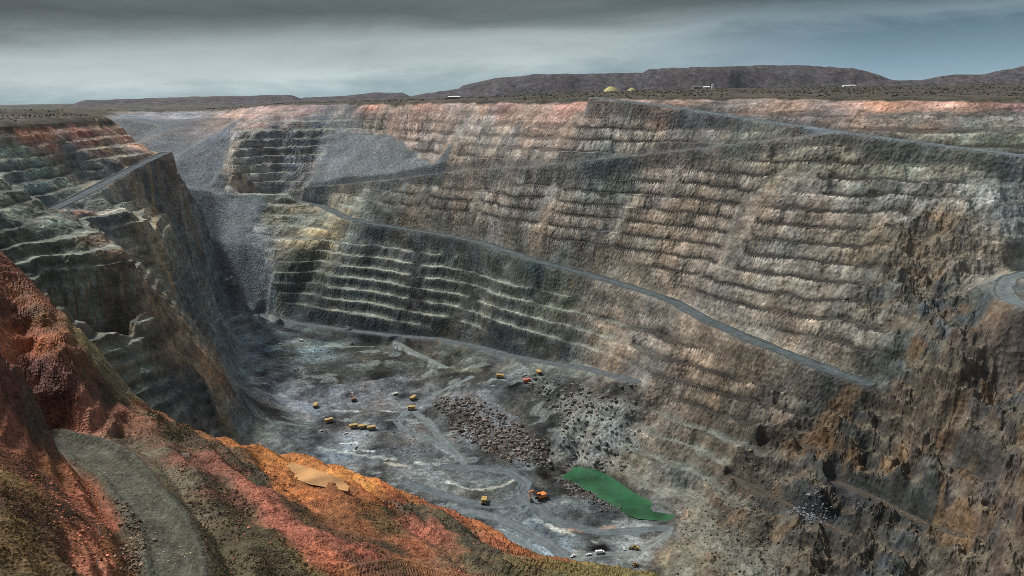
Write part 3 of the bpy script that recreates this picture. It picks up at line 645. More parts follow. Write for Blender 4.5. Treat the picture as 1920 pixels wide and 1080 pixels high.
def rock_mat(name, sc1, sc2, lo, hi, bump, tint=.5, rough=.95, dist=1.0, squash=1.0, fleck=0.0, block=0.0, strata=False):
    """mottled dirt or rock: the surveyed ground colour, broken up at three sizes"""
    m, nt, b = new_mat(name)
    N, L = nt.nodes, nt.links
    at = N.new('ShaderNodeAttribute'); at.attribute_name = 'ground_colour'
    geo = N.new('ShaderNodeNewGeometry')
    mp = N.new('ShaderNodeMapping'); mp.inputs['Scale'].default_value = (1, 1, squash); L.new(geo.outputs['Position'], mp.inputs['Vector'])
    def noise(size, det, ro):
        n = N.new('ShaderNodeTexNoise'); n.inputs['Scale'].default_value = 1 / size; n.inputs['Detail'].default_value = det; n.inputs['Roughness'].default_value = ro
        L.new(mp.outputs['Vector'], n.inputs['Vector']); return n
    def rng_(n, a, c, lo, hi):
        r = N.new('ShaderNodeMapRange'); r.inputs['From Min'].default_value = a; r.inputs['From Max'].default_value = c
        r.inputs['To Min'].default_value = lo; r.inputs['To Max'].default_value = hi; L.new(n.outputs['Fac'], r.inputs['Value']); return r
    def mult(a, c, f=1.0):
        x = N.new('ShaderNodeMix'); x.data_type = 'RGBA'; x.blend_type = 'MULTIPLY'; x.inputs['Factor'].default_value = f
        L.new(a, x.inputs['A']); L.new(c, x.inputs['B']); return x.outputs['Result']
    n1 = noise(sc1, 7, .7); n2 = noise(sc2, 6, .65)
    cr = N.new('ShaderNodeValToRGB')
    e = cr.color_ramp.elements
    e[0].position = .32; e[0].color = (.62, .78, .8, 1); e[1].position = .7; e[1].color = (1.4, 1.12, .88, 1)
    k = e.new(.5); k.color = (1, 1, 1, 1)
    L.new(n2.outputs['Fac'], cr.inputs['Fac'])
    c = mult(at.outputs['Color'], cr.outputs['Color'], tint)
    c = mult(c, rng_(n1, .36, .66, lo, hi).outputs['Result'])
    hgt = n1.outputs['Fac']
    if strata:
        for scl, a, b2, lo_, hi_ in (((1 / 45, 1 / 45, 1 / 3.5), .34, .66, .84, 1.18), ((1 / 3.2, 1 / 3.2, 1 / 26), .32, .62, .88, 1.1)):
            m2 = N.new('ShaderNodeMapping'); m2.inputs['Scale'].default_value = scl; L.new(geo.outputs['Position'], m2.inputs['Vector'])
            ns = N.new('ShaderNodeTexNoise'); ns.inputs['Scale'].default_value = 1; ns.inputs['Detail'].default_value = 4; ns.inputs['Roughness'].default_value = .6
            L.new(m2.outputs['Vector'], ns.inputs['Vector']); c = mult(c, rng_(ns, a, b2, lo_, hi_).outputs['Result'])
    if block:
        # jointed rock: blocks of differing tone at two sizes
        wv = N.new('ShaderNodeVectorMath'); wv.operation = 'MULTIPLY_ADD'
        L.new(n1.outputs['Color'], wv.inputs[0]); wv.inputs[1].default_value = (block * .7,) * 3; L.new(mp.outputs['Vector'], wv.inputs[2])
        for sz, lo_, hi_ in ((block, .84, 1.16), (block * .4, .82, 1.18)):
            vo = N.new('ShaderNodeTexVoronoi'); vo.inputs['Scale'].default_value = 1 / sz; L.new(wv.outputs[0], vo.inputs['Vector'])
            sp = N.new('ShaderNodeSeparateColor'); L.new(vo.outputs['Color'], sp.inputs['Color'])
            r = N.new('ShaderNodeMapRange'); r.inputs['To Min'].default_value = lo_; r.inputs['To Max'].default_value = hi_
            L.new(sp.outputs[0], r.inputs['Value']); c = mult(c, r.outputs['Result'])
            if sz == block:
                ad = N.new('ShaderNodeMath'); ad.operation = 'ADD'; L.new(vo.outputs['Distance'], ad.inputs[0]); L.new(hgt, ad.inputs[1]); hgt = ad.outputs[0]
    if fleck:
        n3 = noise(sc1 * .3, 3, .6)
        c = mult(c, rng_(n3, .34, .68, 1 - fleck, 1 + fleck).outputs['Result'])
    L.new(c, b.inputs['Base Color'])
    b.inputs['Roughness'].default_value = rough
    b.inputs['Specular IOR Level'].default_value = .15
    bp = N.new('ShaderNodeBump'); bp.inputs['Strength'].default_value = bump; bp.inputs['Distance'].default_value = dist
    L.new(hgt, bp.inputs['Height']); L.new(bp.outputs['Normal'], b.inputs['Normal'])
    return m

M_wall = rock_mat('broken_rock', 16, 34, .68, 1.34, .7, .35, dist=1.3, squash=.8, fleck=.2, block=4, strata=True)
M_floor = rock_mat('crushed_rock', 9, 34, .55, 1.5, .6, .3, dist=1, fleck=.35, block=3)
M_scree = rock_mat('tipped_fines', 6, 60, .6, 1.4, .7, .15, dist=1.2, fleck=.3, block=2.4)
M_road = rock_mat('road_gravel', 8, 60, .85, 1.15, .2, .15, dist=.3, fleck=.1)
M_track = rock_mat('track_gravel', 2.2, 9, .65, 1.35, .7, .3, dist=.35, fleck=.3, block=.9)
M_red = rock_mat('oxide_soil', 3.5, 9, .55, 1.45, .7, .3, rough=.62, dist=.4, fleck=.3, block=.6)
M_plain = rock_mat('scrub_plain', 30, 120, .5, 1.45, .5, .35, dist=3, fleck=.3)

V = np.stack([PX, PY, PZ], -1).reshape(-1, 3)
FQ = grid_faces(*PX.shape)
fc = lambda A: A.reshape(-1)[FQ].mean(1)
kf = np.stack([fc(k) for k in kinds])
cls = kf.argmax(0)
rdf = fc(RD); rf = fc(RR)
is_road = rdf < 0
ridf = RID.reshape(-1)[FQ][:, 0]
near_f = (rf < 360) & ~is_road & ((cls == 3) | (rf < 300))
CF = C.reshape(-1, 3)
for ri in range(len(ROADS)):
    subset('gravel_track' if ri == I_TRACK else 'haul_road', is_road & (ridf == ri), V, FQ, CF, M_track if ri == I_TRACK else M_road)
subset('oxide_terrain', near_f, V, FQ, CF, M_red)
rest = ~is_road & ~near_f
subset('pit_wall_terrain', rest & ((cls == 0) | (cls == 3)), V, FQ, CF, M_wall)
subset('pit_floor_ground', rest & (cls == 1), V, FQ, CF, M_floor)
subset('scree_terrain', rest & (cls == 2), V, FQ, CF, M_scree)
subset('rim_ground', rest & (cls == 4), V, FQ, CF, M_plain)

# ------------------------------------------------------------------ far plain and hills
HILLS = [  # skyline points, distance, depth, crest roughness
    ([(-300, 206), (0, 203), (130, 198), (160, 189), (250, 186), (360, 182), (545, 178), (565, 187), (600, 192)], 3000, 900),
    ([(540, 190), (570, 184), (640, 181), (700, 174), (755, 174), (768, 181), (800, 184)], 4200, 900),
    ([(760, 184), (790, 177), (858, 167), (868, 160), (930, 146), (1000, 140), (1205, 136), (1215, 130), (1350, 125), (1440, 121), (1500, 122), (1600, 128), (1640, 138), (1670, 149), (1720, 158)], 4600, 1200),
    ([(1600, 160), (1640, 153), (1730, 150), (1760, 144), (1790, 140), (1840, 141), (1870, 133), (1905, 127), (1925, 122), (2000, 118), (2200, 120)], 3600, 900),
]
az2 = np.radians(np.linspace(-50, 50, 900))
r2 = [2595.0]
while r2[-1] < 30000: r2.append(r2[-1] * (1.008 if r2[-1] < 7000 else 1.05))
R2, A2 = np.meshgrid(np.array(r2), az2, indexing='ij')
X2, Y2 = R2 * np.sin(A2), R2 * np.cos(A2)
bl = sstep(2600, 2950, R2) * 1.0
Z2 = (sample(G[0], X2, Y2) - .5) * (1 - bl) + (-14 + 2 * fbm(X2, Y2, 300, 401, 3)) * bl
hm = np.zeros_like(Z2); done = []; Zb2 = Z2.copy()
for prof, dist, depth in HILLS:
    P3 = [Y(u, v, dist) for u, v in prof]
    t = np.array([p[0] / p[1] for p in P3]); hz = np.array([p[2] for p in P3])
    top = np.interp(X2 / Y2, t, hz, left=-60, right=-60)
    top = top + 2.5 * fbm(X2, Y2, 60, 411, 3)
    d = Y2 - dist + 40 * fbm(X2, Y2, 220, 421, 3)
    m = np.minimum(sstep(-260, 0, d), sstep(depth + 400, depth, d)) * (top > -10)
    prof_in = Zb2 + (top - Zb2) * m
    # falls in broad lifts as a dumped hill does
    prof_in = prof_in + 2.5 * np.sin(prof_in / 3.2) * (d < 0) * m
    hm = np.where((m > .03) & (prof_in > Z2), len(done) + 1, hm); done.append(1)
    Z2 = np.where(m > .03, np.maximum(Z2, prof_in), Z2)
C2 = np.empty(X2.shape + (3,), np.float32); C2[:] = lin((70, 72, 66)) * ALB
C2 = mixc(C2, np.minimum(hm, 1) * .9, lin((68, 66, 71)) * ALB)
C2 = mixc(C2, sstep(.1, .6, fbm(X2, Y2, 160, 431, 4)) * .5, lin((70, 64, 66)) * ALB)
V2 = np.stack([X2, Y2, Z2], -1).reshape(-1, 3); F2 = grid_faces(*X2.shape)
hf = hm.reshape(-1)[F2].max(1)
subset('plain_ground', hf == 0, V2, F2, C2.reshape(-1, 3), M_plain)
for h_ in range(1, len(HILLS) + 1):
    subset('hill', hf == h_, V2, F2, C2.reshape(-1, 3), M_plain, True)

# ------------------------------------------------------------------ water
def water(name, poly, z, col, rough, sc_, grow):
    m, nt, b = new_mat(name + '_water')
    b.inputs['Roughness'].default_value = rough
    g0 = nt.nodes.new('ShaderNodeNewGeometry'); n0 = nt.nodes.new('ShaderNodeTexNoise'); n0.inputs['Scale'].default_value = sc_; n0.inputs['Detail'].default_value = 4
    nt.links.new(g0.outputs['Position'], n0.inputs['Vector'])
    r0 = nt.nodes.new('ShaderNodeValToRGB'); e0 = r0.color_ramp.elements
    e0[0].position = .35; e0[0].color = (*(lin(col) * .55), 1); e0[1].position = .68; e0[1].color = (*(lin(col) * 1.45), 1)
    nt.links.new(n0.outputs['Fac'], r0.inputs['Fac']); nt.links.new(r0.outputs['Color'], b.inputs['Base Color'])
    n = nt.nodes.new('ShaderNodeTexNoise'); n.inputs['Scale'].default_value = .6; n.inputs['Detail'].default_value = 3
    g = nt.nodes.new('ShaderNodeNewGeometry'); nt.links.new(g.outputs['Position'], n.inputs['Vector'])
    bp = nt.nodes.new('ShaderNodeBump'); bp.inputs['Strength'].default_value = .25; bp.inputs['Distance'].default_value = .3
    nt.links.new(n.outputs['Fac'], bp.inputs['Height']); nt.links.new(bp.outputs['Normal'], b.inputs['Normal'])
    P = np.array([Z(u, v, z) for u, v in poly]); c = P.mean(0)
    P = c + (P - c) * grow; P[:, 2] = z
    Vv = np.vstack([P, c]); n_ = len(P)
    Fv = np.array([[i, (i + 1) % n_, n_] for i in range(n_)])[:, ::-1]
    o = mesh_obj(name, Vv, Fv, m); o['kind'] = 'structure'
    return o
water('pit_lake_water', LAKE, -401.9, (44, 88, 60), .08, .03, 1.12)
water('puddle_water', PUDDLE, -105.55, (172, 130, 84), .3, .12, 1.0)

# ------------------------------------------------------------------ builder for made things
def paint(name, rgb, rough=.5, dirt=.25, metal=0.0):
    m, nt, b = new_mat(name)
    n = nt.nodes.new('ShaderNodeTexNoise'); n.inputs['Scale'].default_value = 1.3; n.inputs['Detail'].default_value = 5
    g = nt.nodes.new('ShaderNodeTexCoord'); nt.links.new(g.outputs['Object'], n.inputs['Vector'])
    r = nt.nodes.new('ShaderNodeValToRGB'); e = r.color_ramp.elements
    c = lin(rgb); d = lin((118, 112, 102)) * .8
    e[0].position = .42; e[0].color = (*(c * (1 - dirt) + d * dirt), 1); e[1].position = .62; e[1].color = (*c, 1)
    nt.links.new(n.outputs['Fac'], r.inputs['Fac']); nt.links.new(r.outputs['Color'], b.inputs['Base Color'])
    b.inputs['Roughness'].default_value = rough; b.inputs['Metallic'].default_value = metal
    return m

class MB:
    def __init__(s): s.v, s.f = [], []
    def add(s, V, Fs):
        o = len(s.v); s.v += [tuple(p) for p in V]; s.f += [tuple(i + o for i in f) for f in Fs]; return s
    def box(s, c, d, top=(1, 1), shift=(0, 0)):
        x, y, z = c; a, b, h = d[0] / 2, d[1] / 2, d[2] / 2; tx, ty = top; sx, sy = shift
        V = [(x - a, y - b, z - h), (x + a, y - b, z - h), (x + a, y + b, z - h), (x - a, y + b, z - h)]
        V += [(x + sx - a * tx, y + sy - b * ty, z + h), (x + sx + a * tx, y + sy - b * ty, z + h), (x + sx + a * tx, y + sy + b * ty, z + h), (x + sx - a * tx, y + sy + b * ty, z + h)]
        return s.add(V, [(0, 3, 2, 1), (4, 5, 6, 7), (0, 1, 5, 4), (1, 2, 6, 5), (2, 3, 7, 6), (3, 0, 4, 7)])
    def prism(s, prof, y0, y1):
        """a side profile (x, z) drawn out from y0 to y1"""
        n = len(prof)
        V = [(x, y0, z) for x, z in prof] + [(x, y1, z) for x, z in prof]
        Fs = [tuple(range(n)), tuple(range(2 * n - 1, n - 1, -1))] + [(i, i + n, (i + 1) % n + n, (i + 1) % n) for i in range(n)]
        return s.add(V, Fs)
    def cyl(s, p, q, r0, r1=None, n=14):
        r1 = r0 if r1 is None else r1
        p, q = Vector(p), Vector(q); d = (q - p).normalized()
        a = d.orthogonal().normalized(); b = d.cross(a)
        V = [p + (a * math.cos(t) + b * math.sin(t)) * r0 for t in [2 * math.pi * i / n for i in range(n)]]
        V += [q + (a * math.cos(t) + b * math.sin(t)) * r1 for t in [2 * math.pi * i / n for i in range(n)]]
        return s.add(V, [tuple(range(n))[::-1], tuple(range(n, 2 * n))] + [(i, (i + 1) % n, (i + 1) % n + n, i + n) for i in range(n)])
    def build(s, name, mat, parent=None, bevel=.04):
        me = bpy.data.meshes.new(name); me.from_pydata(s.v, [], s.f)
        import bmesh
        bm = bmesh.new(); bm.from_mesh(me); bmesh.ops.recalc_face_normals(bm, faces=bm.faces)
        if bevel:
            bmesh.ops.bevel(bm, geom=[e for e in bm.edges if e.is_manifold and e.calc_face_angle(0) > .6], offset=bevel, segments=1, affect='EDGES', clamp_overlap=True)
        bm.to_mesh(me); bm.free(); me.materials.append(mat)
        o = bpy.data.objects.new(name, me); COL.objects.link(o)
        if parent: o.parent = parent
        return o

def thing(name, label, cat, loc=(0, 0, 0), rz=0, group=None):
    o = bpy.data.objects.new(name, None); COL.objects.link(o); o.empty_display_size = 2
    o.location = loc; o.rotation_euler = (0, 0, rz); o['label'] = label; o['category'] = cat
    if group: o['group'] = group
    return o

def dup(root, label, loc, rz, group=None):
    r = root.copy(); COL.objects.link(r); r.location = loc; r.rotation_euler = (0, 0, rz); r['label'] = label
    if group: r['group'] = group
    for ch in list(root.children):
        c = ch.copy(); COL.objects.link(c); c.parent = r
        for g in ch.children:
            d = g.copy(); COL.objects.link(d); d.parent = c
    return r

P_yel = paint('plant_yellow', (182, 150, 84), .5, .5); P_red = paint('plant_red', (176, 92, 70), .5, .3); P_org = paint('plant_orange', (214, 128, 62), .45, .25)
P_brn = paint('plant_brown', (128, 84, 60), .55, .35); P_wht = paint('white_paint', (226, 228, 224), .35, .12); P_blk = paint('dark_steel', (38, 38, 40), .6, .2)
P_tyr = paint('tyre_rubber', (30, 30, 31), .85, .35); P_gls = paint('cab_glass', (22, 28, 34), .08, 0); P_gry = paint('grey_steel', (112, 114, 112), .5, .2)
P_lmp = paint('lamp_lens', (225, 222, 205), .2, 0); P_cream = paint('pale_boom', (206, 198, 182), .5, .2)

def wheel(t, x, y, r, w, hub):
    wl = MB().cyl((x, y - w / 2, r), (x, y + w / 2, r), r, n=20).build('wheel', P_tyr, t, .08)
    s_ = 1 if y > 0 else -1
    MB().cyl((x, y + s_ * w * .38, r), (x, y + s_ * w * .54, r), r * .52, n=14).build('rim', hub, wl, .02)

def make_haul_truck(label, cat, grp, body=None):
    body = body or P_yel
    t = thing('haul_truck', label, cat, group=grp)
    MB().box((0.2, 0, 1.9), (10.6, 2.2, 1.0)).box((3.9, 0, 1.5), (2.4, 4.2, .7)).build('chassis', P_blk, t)
    for x, y, w in ((3.7, -2.75, 1.1), (3.7, 2.75, 1.1), (-2.6, -2.1, 2.0), (-2.6, 2.1, 2.0)): wheel(t, x, y, 1.55, w, body)
    d = MB().prism([(-6.0, 4.2), (-4.9, 2.7), (2.0, 2.5), (2.6, 5.4), (5.6, 6.0), (5.6, 6.35), (2.3, 6.1), (-6.3, 5.4)], -3.2, 3.2).build('dump_body', body, t, .08)
    for x_, y_, h_ in ((-1.8, -3.28, 2.2), (.4, -3.28, 2.4), (-1.8, 3.28, 2.2), (.4, 3.28, 2.4)): MB().box((x_, y_, 4.15), (.35, .14, h_)).build('rib', body, d, 0)
    MB().box((4.3, 0, 2.9), (3.0, 5.2, 1.5), (.95, 1)).build('bonnet', body, t, .1)
    MB().box((5.83, 0, 2.7), (.08, 2.6, 1.3)).build('grille', P_blk, t, 0)
    c = MB().box((4.0, 1.4, 4.5), (1.9, 2.0, 1.8), (.9, .9)).build('cab', body, t, .08)
    MB().box((4.97, 1.4, 4.6), (.08, 1.6, 1.0)).box((4.0, 2.42, 4.6), (1.3, .08, 1.0)).build('window', P_gls, c, 0)
    for y in (-1.9, 1.9): MB().box((5.86, y, 2.4), (.12, .5, .4)).build('headlight', P_lmp, t, .02)
    MB().cyl((5.4, -2.2, 3.7), (5.9, -2.2, 1.2), .06, n=6).cyl((5.4, -2.7, 3.7), (5.9, -2.7, 1.2), .06, n=6).build('ladder', P_blk, t, 0)
    return t

def track(t, y, L, w, h, hub):
    r = h / 2
    prof = [(-L / 2 + r - r * math.sin(a), r + r * math.cos(a)) for a in [math.pi * k / 6 for k in range(7)]] + [(L / 2 - r + r * math.sin(a), r - r * math.cos(a)) for a in [math.pi * k / 6 for k in range(7)]]
    o = MB().prism(prof, y - w / 2, y + w / 2).build('track', P_blk, t, .05)
    MB().box((0, y, r), (L * .62, w * 1.08, h * .35)).build('side_frame', hub, o, .03)

def make_excavator(label, cat, grp, body, boomc, k):
    t = thing('excavator', label, cat, group=grp)
    for y in (-2.3 * k, 2.3 * k): track(t, y, 8.4 * k, 1.1 * k, 1.7 * k, P_blk)
    MB().cyl((0, 0, .9 * k), (0, 0, 2.1 * k), 1.6 * k, n=18).build('turntable', P_blk, t, .03)
    h = MB().box((-1.0 * k, 0, 3.5 * k), (6.6 * k, 5.6 * k, 2.6 * k), (.97, .97)).build('engine_house', body, t, .12 * k)
    MB().box((-1.4 * k, -2.84 * k, 3.6 * k), (3.6 * k, .1, 1.3 * k)).build('grille', P_blk, h, 0)
    MB().box((-4.7 * k, 0, 3.0 * k), (1.1 * k, 5.4 * k, 2.0 * k)).build('counterweight', P_blk, t, .15 * k)
    c = MB().box((2.2 * k, 1.8 * k, 5.1 * k), (2.2 * k, 1.9 * k, 3.0 * k), (.92, .95)).build('cab', body, t, .1 * k)
    MB().box((3.28 * k, 1.8 * k, 5.4 * k), (.1, 1.5 * k, 1.7 * k)).box((2.2 * k, 2.76 * k, 5.4 * k), (1.5 * k, .1, 1.5 * k)).build('window', P_gls, c, 0)
    b = MB().prism([(1.6 * k, 3.2 * k), (2.4 * k, 2.8 * k), (6.6 * k, 8.2 * k), (9.6 * k, 8.0 * k), (9.7 * k, 8.9 * k), (6.2 * k, 9.4 * k)], -.6 * k, .6 * k).build('boom', boomc, t, .06 * k)
    MB().cyl((3.0 * k, -.8 * k, 3.2 * k), (5.9 * k, -.8 * k, 7.6 * k), .2 * k, n=8).cyl((3.0 * k, .8 * k, 3.2 * k), (5.9 * k, .8 * k, 7.6 * k), .2 * k, n=8).build('hydraulic_ram', P_gry, b, 0)
    MB().prism([(9.0 * k, 9.2 * k), (10.1 * k, 8.9 * k), (9.6 * k, 3.0 * k), (8.9 * k, 3.0 * k)], -.45 * k, .45 * k).build('stick', boomc, t, .05 * k)
    MB().prism([(8.6 * k, 3.4 * k), (9.9 * k, 3.2 * k), (10.0 * k, 1.4 * k), (8.6 * k, .5 * k), (7.3 * k, 1.0 * k), (7.6 * k, 2.4 * k)], -1.2 * k, 1.2 * k).build('bucket', P_gry, t, .06 * k)
    return t

def make_light_vehicle(label, cat, grp):
    t = thing('light_vehicle', label, cat, group=grp)
    MB().box((0, 0, .85), (5.2, 1.85, .6), (1, .96)).box((1.75, 0, 1.25), (1.5, 1.75, .3), (.9, .92)).build('body', P_wht, t, .06)
    c = MB().box((.3, 0, 1.6), (2.1, 1.75, .85), (.68, .84), (-.12, 0)).build('cab', P_wht, t, .06)
    MB().box((.3, 0, 1.62), (1.95, 1.78, .42), (.78, .92), (-.06, 0)).build('window', P_gls, c, 0)
    MB().box((-1.7, .9, 1.3), (1.8, .06, .4)).box((-1.7, -.9, 1.3), (1.8, .06, .4)).box((-2.6, 0, 1.3), (.06, 1.8, .4)).build('tray', P_wht, t, 0)
    for x in (1.6, -1.55):
        for y in (-.88, .88): wheel(t, x, y, .42, .3, P_gry)
    for y in (-.7, .7): MB().box((2.61, y, .95), (.06, .34, .2)).build('headlight', P_lmp, t, 0)
    MB().cyl((-.5, .7, 2.0), (-.5, .7, 4.2), .03, n=6).build('whip_flag', P_org, t, 0)
    return t

def make_service_van(label, cat, grp):
    t = thing('service_van', label, cat, group=grp)
    MB().box((-1.0, 0, 2.1), (6.2, 2.5, 2.4)).build('cargo_box', P_wht, t, .08)
    c = MB().box((3.2, 0, 1.7), (2.0, 2.3, 1.7), (.8, .95), (-.15, 0)).build('cab', P_wht, t, .08)
    MB().box((3.35, 0, 2.0), (1.72, 2.34, .7), (.84, .96), (-.1, 0)).build('window', P_gls, c, 0)
    MB().box((.2, 0, .75), (8.0, 1.1, .35)).build('chassis', P_blk, t)
    for x in (3.0, -2.6):
        for y in (-1.05, 1.05): wheel(t, x, y, .55, .4, P_gry)
    for y in (-.85, .85): MB().box((4.21, y, 1.15), (.06, .4, .25)).build('headlight', P_lmp, t, 0)
    return t

def make_wheel_loader(label, cat, grp):
    t = thing('wheel_loader', label, cat, group=grp)
    MB().box((-2.2, 0, 2.3), (4.4, 2.4, 1.6), (.92, .9)).box((.9, 0, 1.8), (2.4, 1.6, 1.2)).build('body', P_yel, t, .1)
    c = MB().box((-.2, 0, 3.6), (1.9, 1.8, 1.7), (.88, .9)).build('cab', P_yel, t, .06)
    MB().box((-.2, 0, 3.65), (1.98, 1.5, .9), (.9, 1)).box((-.2, 0, 3.65), (1.4, 1.86, .9), (1, .93)).build('window', P_gls, c, 0)
    for x in (2.0, -2.2):
        for y in (-1.5, 1.5): wheel(t, x, y, 1.1, .9, P_yel)
    for y in (-.7, .7): MB().prism([(.8, 2.6), (1.2, 2.9), (4.2, 1.4), (4.0, 1.0)], y - .15, y + .15).build('lift_arm', P_yel, t, .03)
    MB().prism([(3.9, 1.9), (4.2, .5), (5.6, .3), (5.5, .45), (4.5, .8), (4.3, 2.0)], -1.8, 1.8).build('bucket', P_gry, t, .03)
    return t

def make_bulldozer(label, cat, grp, body):
    t = thing('bulldozer', label, cat, group=grp)
    for y in (-1.4, 1.4): track(t, y, 5.0, .75, 1.4, body)
    MB().box((.9, 0, 1.9), (2.8, 1.7, 1.3), (.95, .9)).box((-1.2, 0, 1.7), (2.0, 2.0, 1.1)).build('body', body, t, .08)
    c = MB().box((-.9, 0, 3.1), (1.7, 1.7, 1.7), (.9, .9)).build('cab', body, t, .06)
    MB().box((-.9, 0, 3.2), (1.78, 1.4, .9), (.92, 1)).box((-.9, 0, 3.2), (1.3, 1.76, .9), (1, .93)).build('window', P_gls, c, 0)
    MB().prism([(3.2, .2), (3.5, .2), (3.25, 1.0), (3.45, 1.8), (3.15, 1.8), (2.95, 1.0)], -2.2, 2.2).build('blade', P_gry, t, .03)
    for y in (-1.9, 1.9): MB().box((1.8, y, .8), (2.6, .2, .3)).build('push_arm', body, t, .03)
    MB().cyl((1.4, -.4, 2.5), (1.4, -.4, 3.5), .1, n=8).build('exhaust', P_blk, t, 0)
    return t

def make_drill_rig(label, cat, grp):
    t = thing('drill_rig', label, cat, group=grp)
    for y in (-1.6, 1.6): track(t, y, 5.4, .8, 1.3, P_gry)
    MB().box((-.8, 0, 2.3), (6.6, 3.0, 1.7), (.98, .97)).build('deck_house', P_wht, t, .08)
    c = MB().box((2.9, -1.0, 2.9), (1.6, 1.5, 2.2), (.92, .95)).build('cab', P_wht, t, .06)
    MB().box((3.72, -1.0, 3.2), (.08, 1.2, 1.2)).build('window', P_gls, c, 0)
    m = MB()
    for x, y in ((2.6, .3), (3.6, .3), (2.6, 1.2), (3.6, 1.2)): m.cyl((x, y, 1.0), (x, y, 14.0), .11, n=6)
    for k in range(9):
        z = 1.6 + k * 1.45
        m.cyl((2.6, .3, z), (3.6, .3, z + 1.2), .06, n=5).cyl((2.6, 1.2, z), (3.6, 1.2, z + 1.2), .06, n=5).cyl((2.6, .3, z), (2.6, 1.2, z + 1.2), .06, n=5)
    mast = m.build('mast', P_wht, t, 0)
    MB().cyl((3.1, .75, .6), (3.1, .75, 12.5), .16, n=8).build('drill_rod', P_gry, mast, 0)
    for x, y in ((-3.6, -1.3), (-3.6, 1.3), (2.4, -1.7)): MB().cyl((x, y, 0), (x, y, 1.8), .16, n=8).cyl((x, y, 0), (x, y, .15), .45, n=10).build('jack', P_gry, t, 0)
    return t

def make_light_tower(label, cat, grp):
    t = thing('light_tower', label, cat, group=grp)
    MB().box((0, 0, 1.0), (3.0, 1.7, 1.3), (.95, .95)).build('generator_box', P_blk, t, .06)
    for y in (-.9, .9): wheel(t, -.6, y, .4, .25, P_gry)
    MB().cyl((.5, 0, 1.6), (.5, 0, 12.0), .28, .16, 10).build('mast', P_blk, t, 0)
    h = MB().box((.5, 0, 12.1), (.3, 2.6, .25)).build('lamp_bar', P_blk, t, .02)
    for y in (-1.0, -.35, .35, 1.0): MB().box((.72, y, 12.3), (.25, .5, .5)).build('lamp_head', P_gry, h, .02)
    return t

protos = {}
for it, (px, py, pz) in zip(STAND, SPOTS):
    kind, u, v, hd, pr, label, cat, grp = it
    loc, rz = (px, py, pz - .03), math.radians(hd)
    if kind == 'excavator':
        big = 'orange' in label
        t = make_excavator(label, cat, grp, P_org if big else P_brn, P_org if big else P_cream, 1.3 if big else 1.0)
    elif kind == 'haul_truck' and 'reddish' in label: t = make_haul_truck(label, cat, grp, P_red)
    elif kind == 'bulldozer': t = make_bulldozer(label, cat, grp, P_blk if 'dark' in label else P_yel)
    elif kind in protos:
        dup(protos[kind], label, loc, rz, grp); continue
    else:
        t = protos[kind] = globals()['make_' + kind](label, cat, grp)
    t.location = loc; t.rotation_euler = (0, 0, rz)
    if kind == 'haul_truck': t.scale = (.86, .86, .86)

# things beyond the rim
def ground(x, y): return float(terrain(np.array([x], np.float32), np.array([y], np.float32))[0][0])
def far_spot(u, y):
    d = ray(u, 180); x = d[0] * y / d[1]; return x, y, ground(x, y)

def stockpile(u, y, w, h, label, seed):
    x, y, z = far_spot(u, y); n, m = 40, 14
    th = np.linspace(0, 2 * math.pi, n, endpoint=False); V = []
    for k in range(m):
        q = k / (m - 1); r = w / 2 * (1 - q) ** .85 + .01
        rr_k = r * (1 + .06 * np.sin(3 * th + seed) + .04 * np.sin(7 * th + 2 * seed + k * .4))
        V += [(x + a * math.cos(t), y + a * math.sin(t), z - 1.5 + (h + 1.5) * (1 - (1 - q) ** 1.35)) for a, t in zip(rr_k, th)]
    Fs = [(k * n + i, k * n + (i + 1) % n, (k + 1) * n + (i + 1) % n, (k + 1) * n + i) for k in range(m - 1) for i in range(n)]
    o = mesh_obj('stockpile', np.array(V), np.array(Fs), M_pile, None, True)
    o['label'] = label; o['category'] = 'stockpile'; o['group'] = 'pale yellow stockpiles beyond the far rim'
M_pile = paint('pale_yellow_ore', (176, 172, 116), .95, .3)
stockpile(1145, 2030, 46, 13, 'larger rounded pale yellow stockpile on the far rim', 1)
stockpile(1184, 2040, 28, 9, 'smaller pale yellow stockpile to the right of the larger one on the far rim', 2)

def shed(u, y, L, W, H, label, wallm, roofm, rz=0):
    x, y, z = far_spot(u, y)
    t = thing('mine_shed', label, 'shed', (x, y, z - .3), rz, 'mine sheds beyond the far rim')
    MB().box((0, 0, H / 2), (L, W, H)).build('wall', wallm, t, .05)
    MB().add([(-L / 2 - .5, -W / 2 - .5, H + .02), (L / 2 + .5, -W / 2 - .5, H + .02), (L / 2 + .5, W / 2 + .5, H + .02), (-L / 2 - .5, W / 2 + .5, H + .02), (-L / 2 - .5, 0, H + W * .2), (L / 2 + .5, 0, H + W * .2)],
             [(0, 3, 2, 1), (0, 1, 5, 4), (2, 3, 4, 5), (0, 4, 3), (1, 2, 5)]).build('roof', roofm, t, 0)
    MB().box((L * .2, -W / 2 - .06, H * .35), (L * .15, .1, H * .7)).build('door', P_gry, t, 0)
shed(851, 1720, 24, 10, 4, 'long low white roofed shed on the rim above the grey scree fan', P_gry, P_wht)
shed(1306, 2000, 22, 12, 6, 'grey shed at the left of the mine plant on the far rim', P_gry, P_gry, .3)
shed(1324, 1990, 14, 9, 5, 'white shed at the middle of the mine plant on the far rim', P_wht, P_wht, -.2)
shed(1590, 2010, 30, 9, 4, 'long white shed under the right end of the flat topped hill', P_wht, P_wht, .1)
x, y, z = far_spot(1336, 2005)
t = thing('silo', 'pale silo standing right of the white shed at the mine plant', 'silo', (x, y, z - .3))
MB().cyl((0, 0, 0), (0, 0, 11), 3.2, n=20).build('shell', P_wht, t, 0)
MB().cyl((0, 0, 11.02), (0, 0, 13), 3.4, .4, 20).build('roof', P_gry, t, 0)
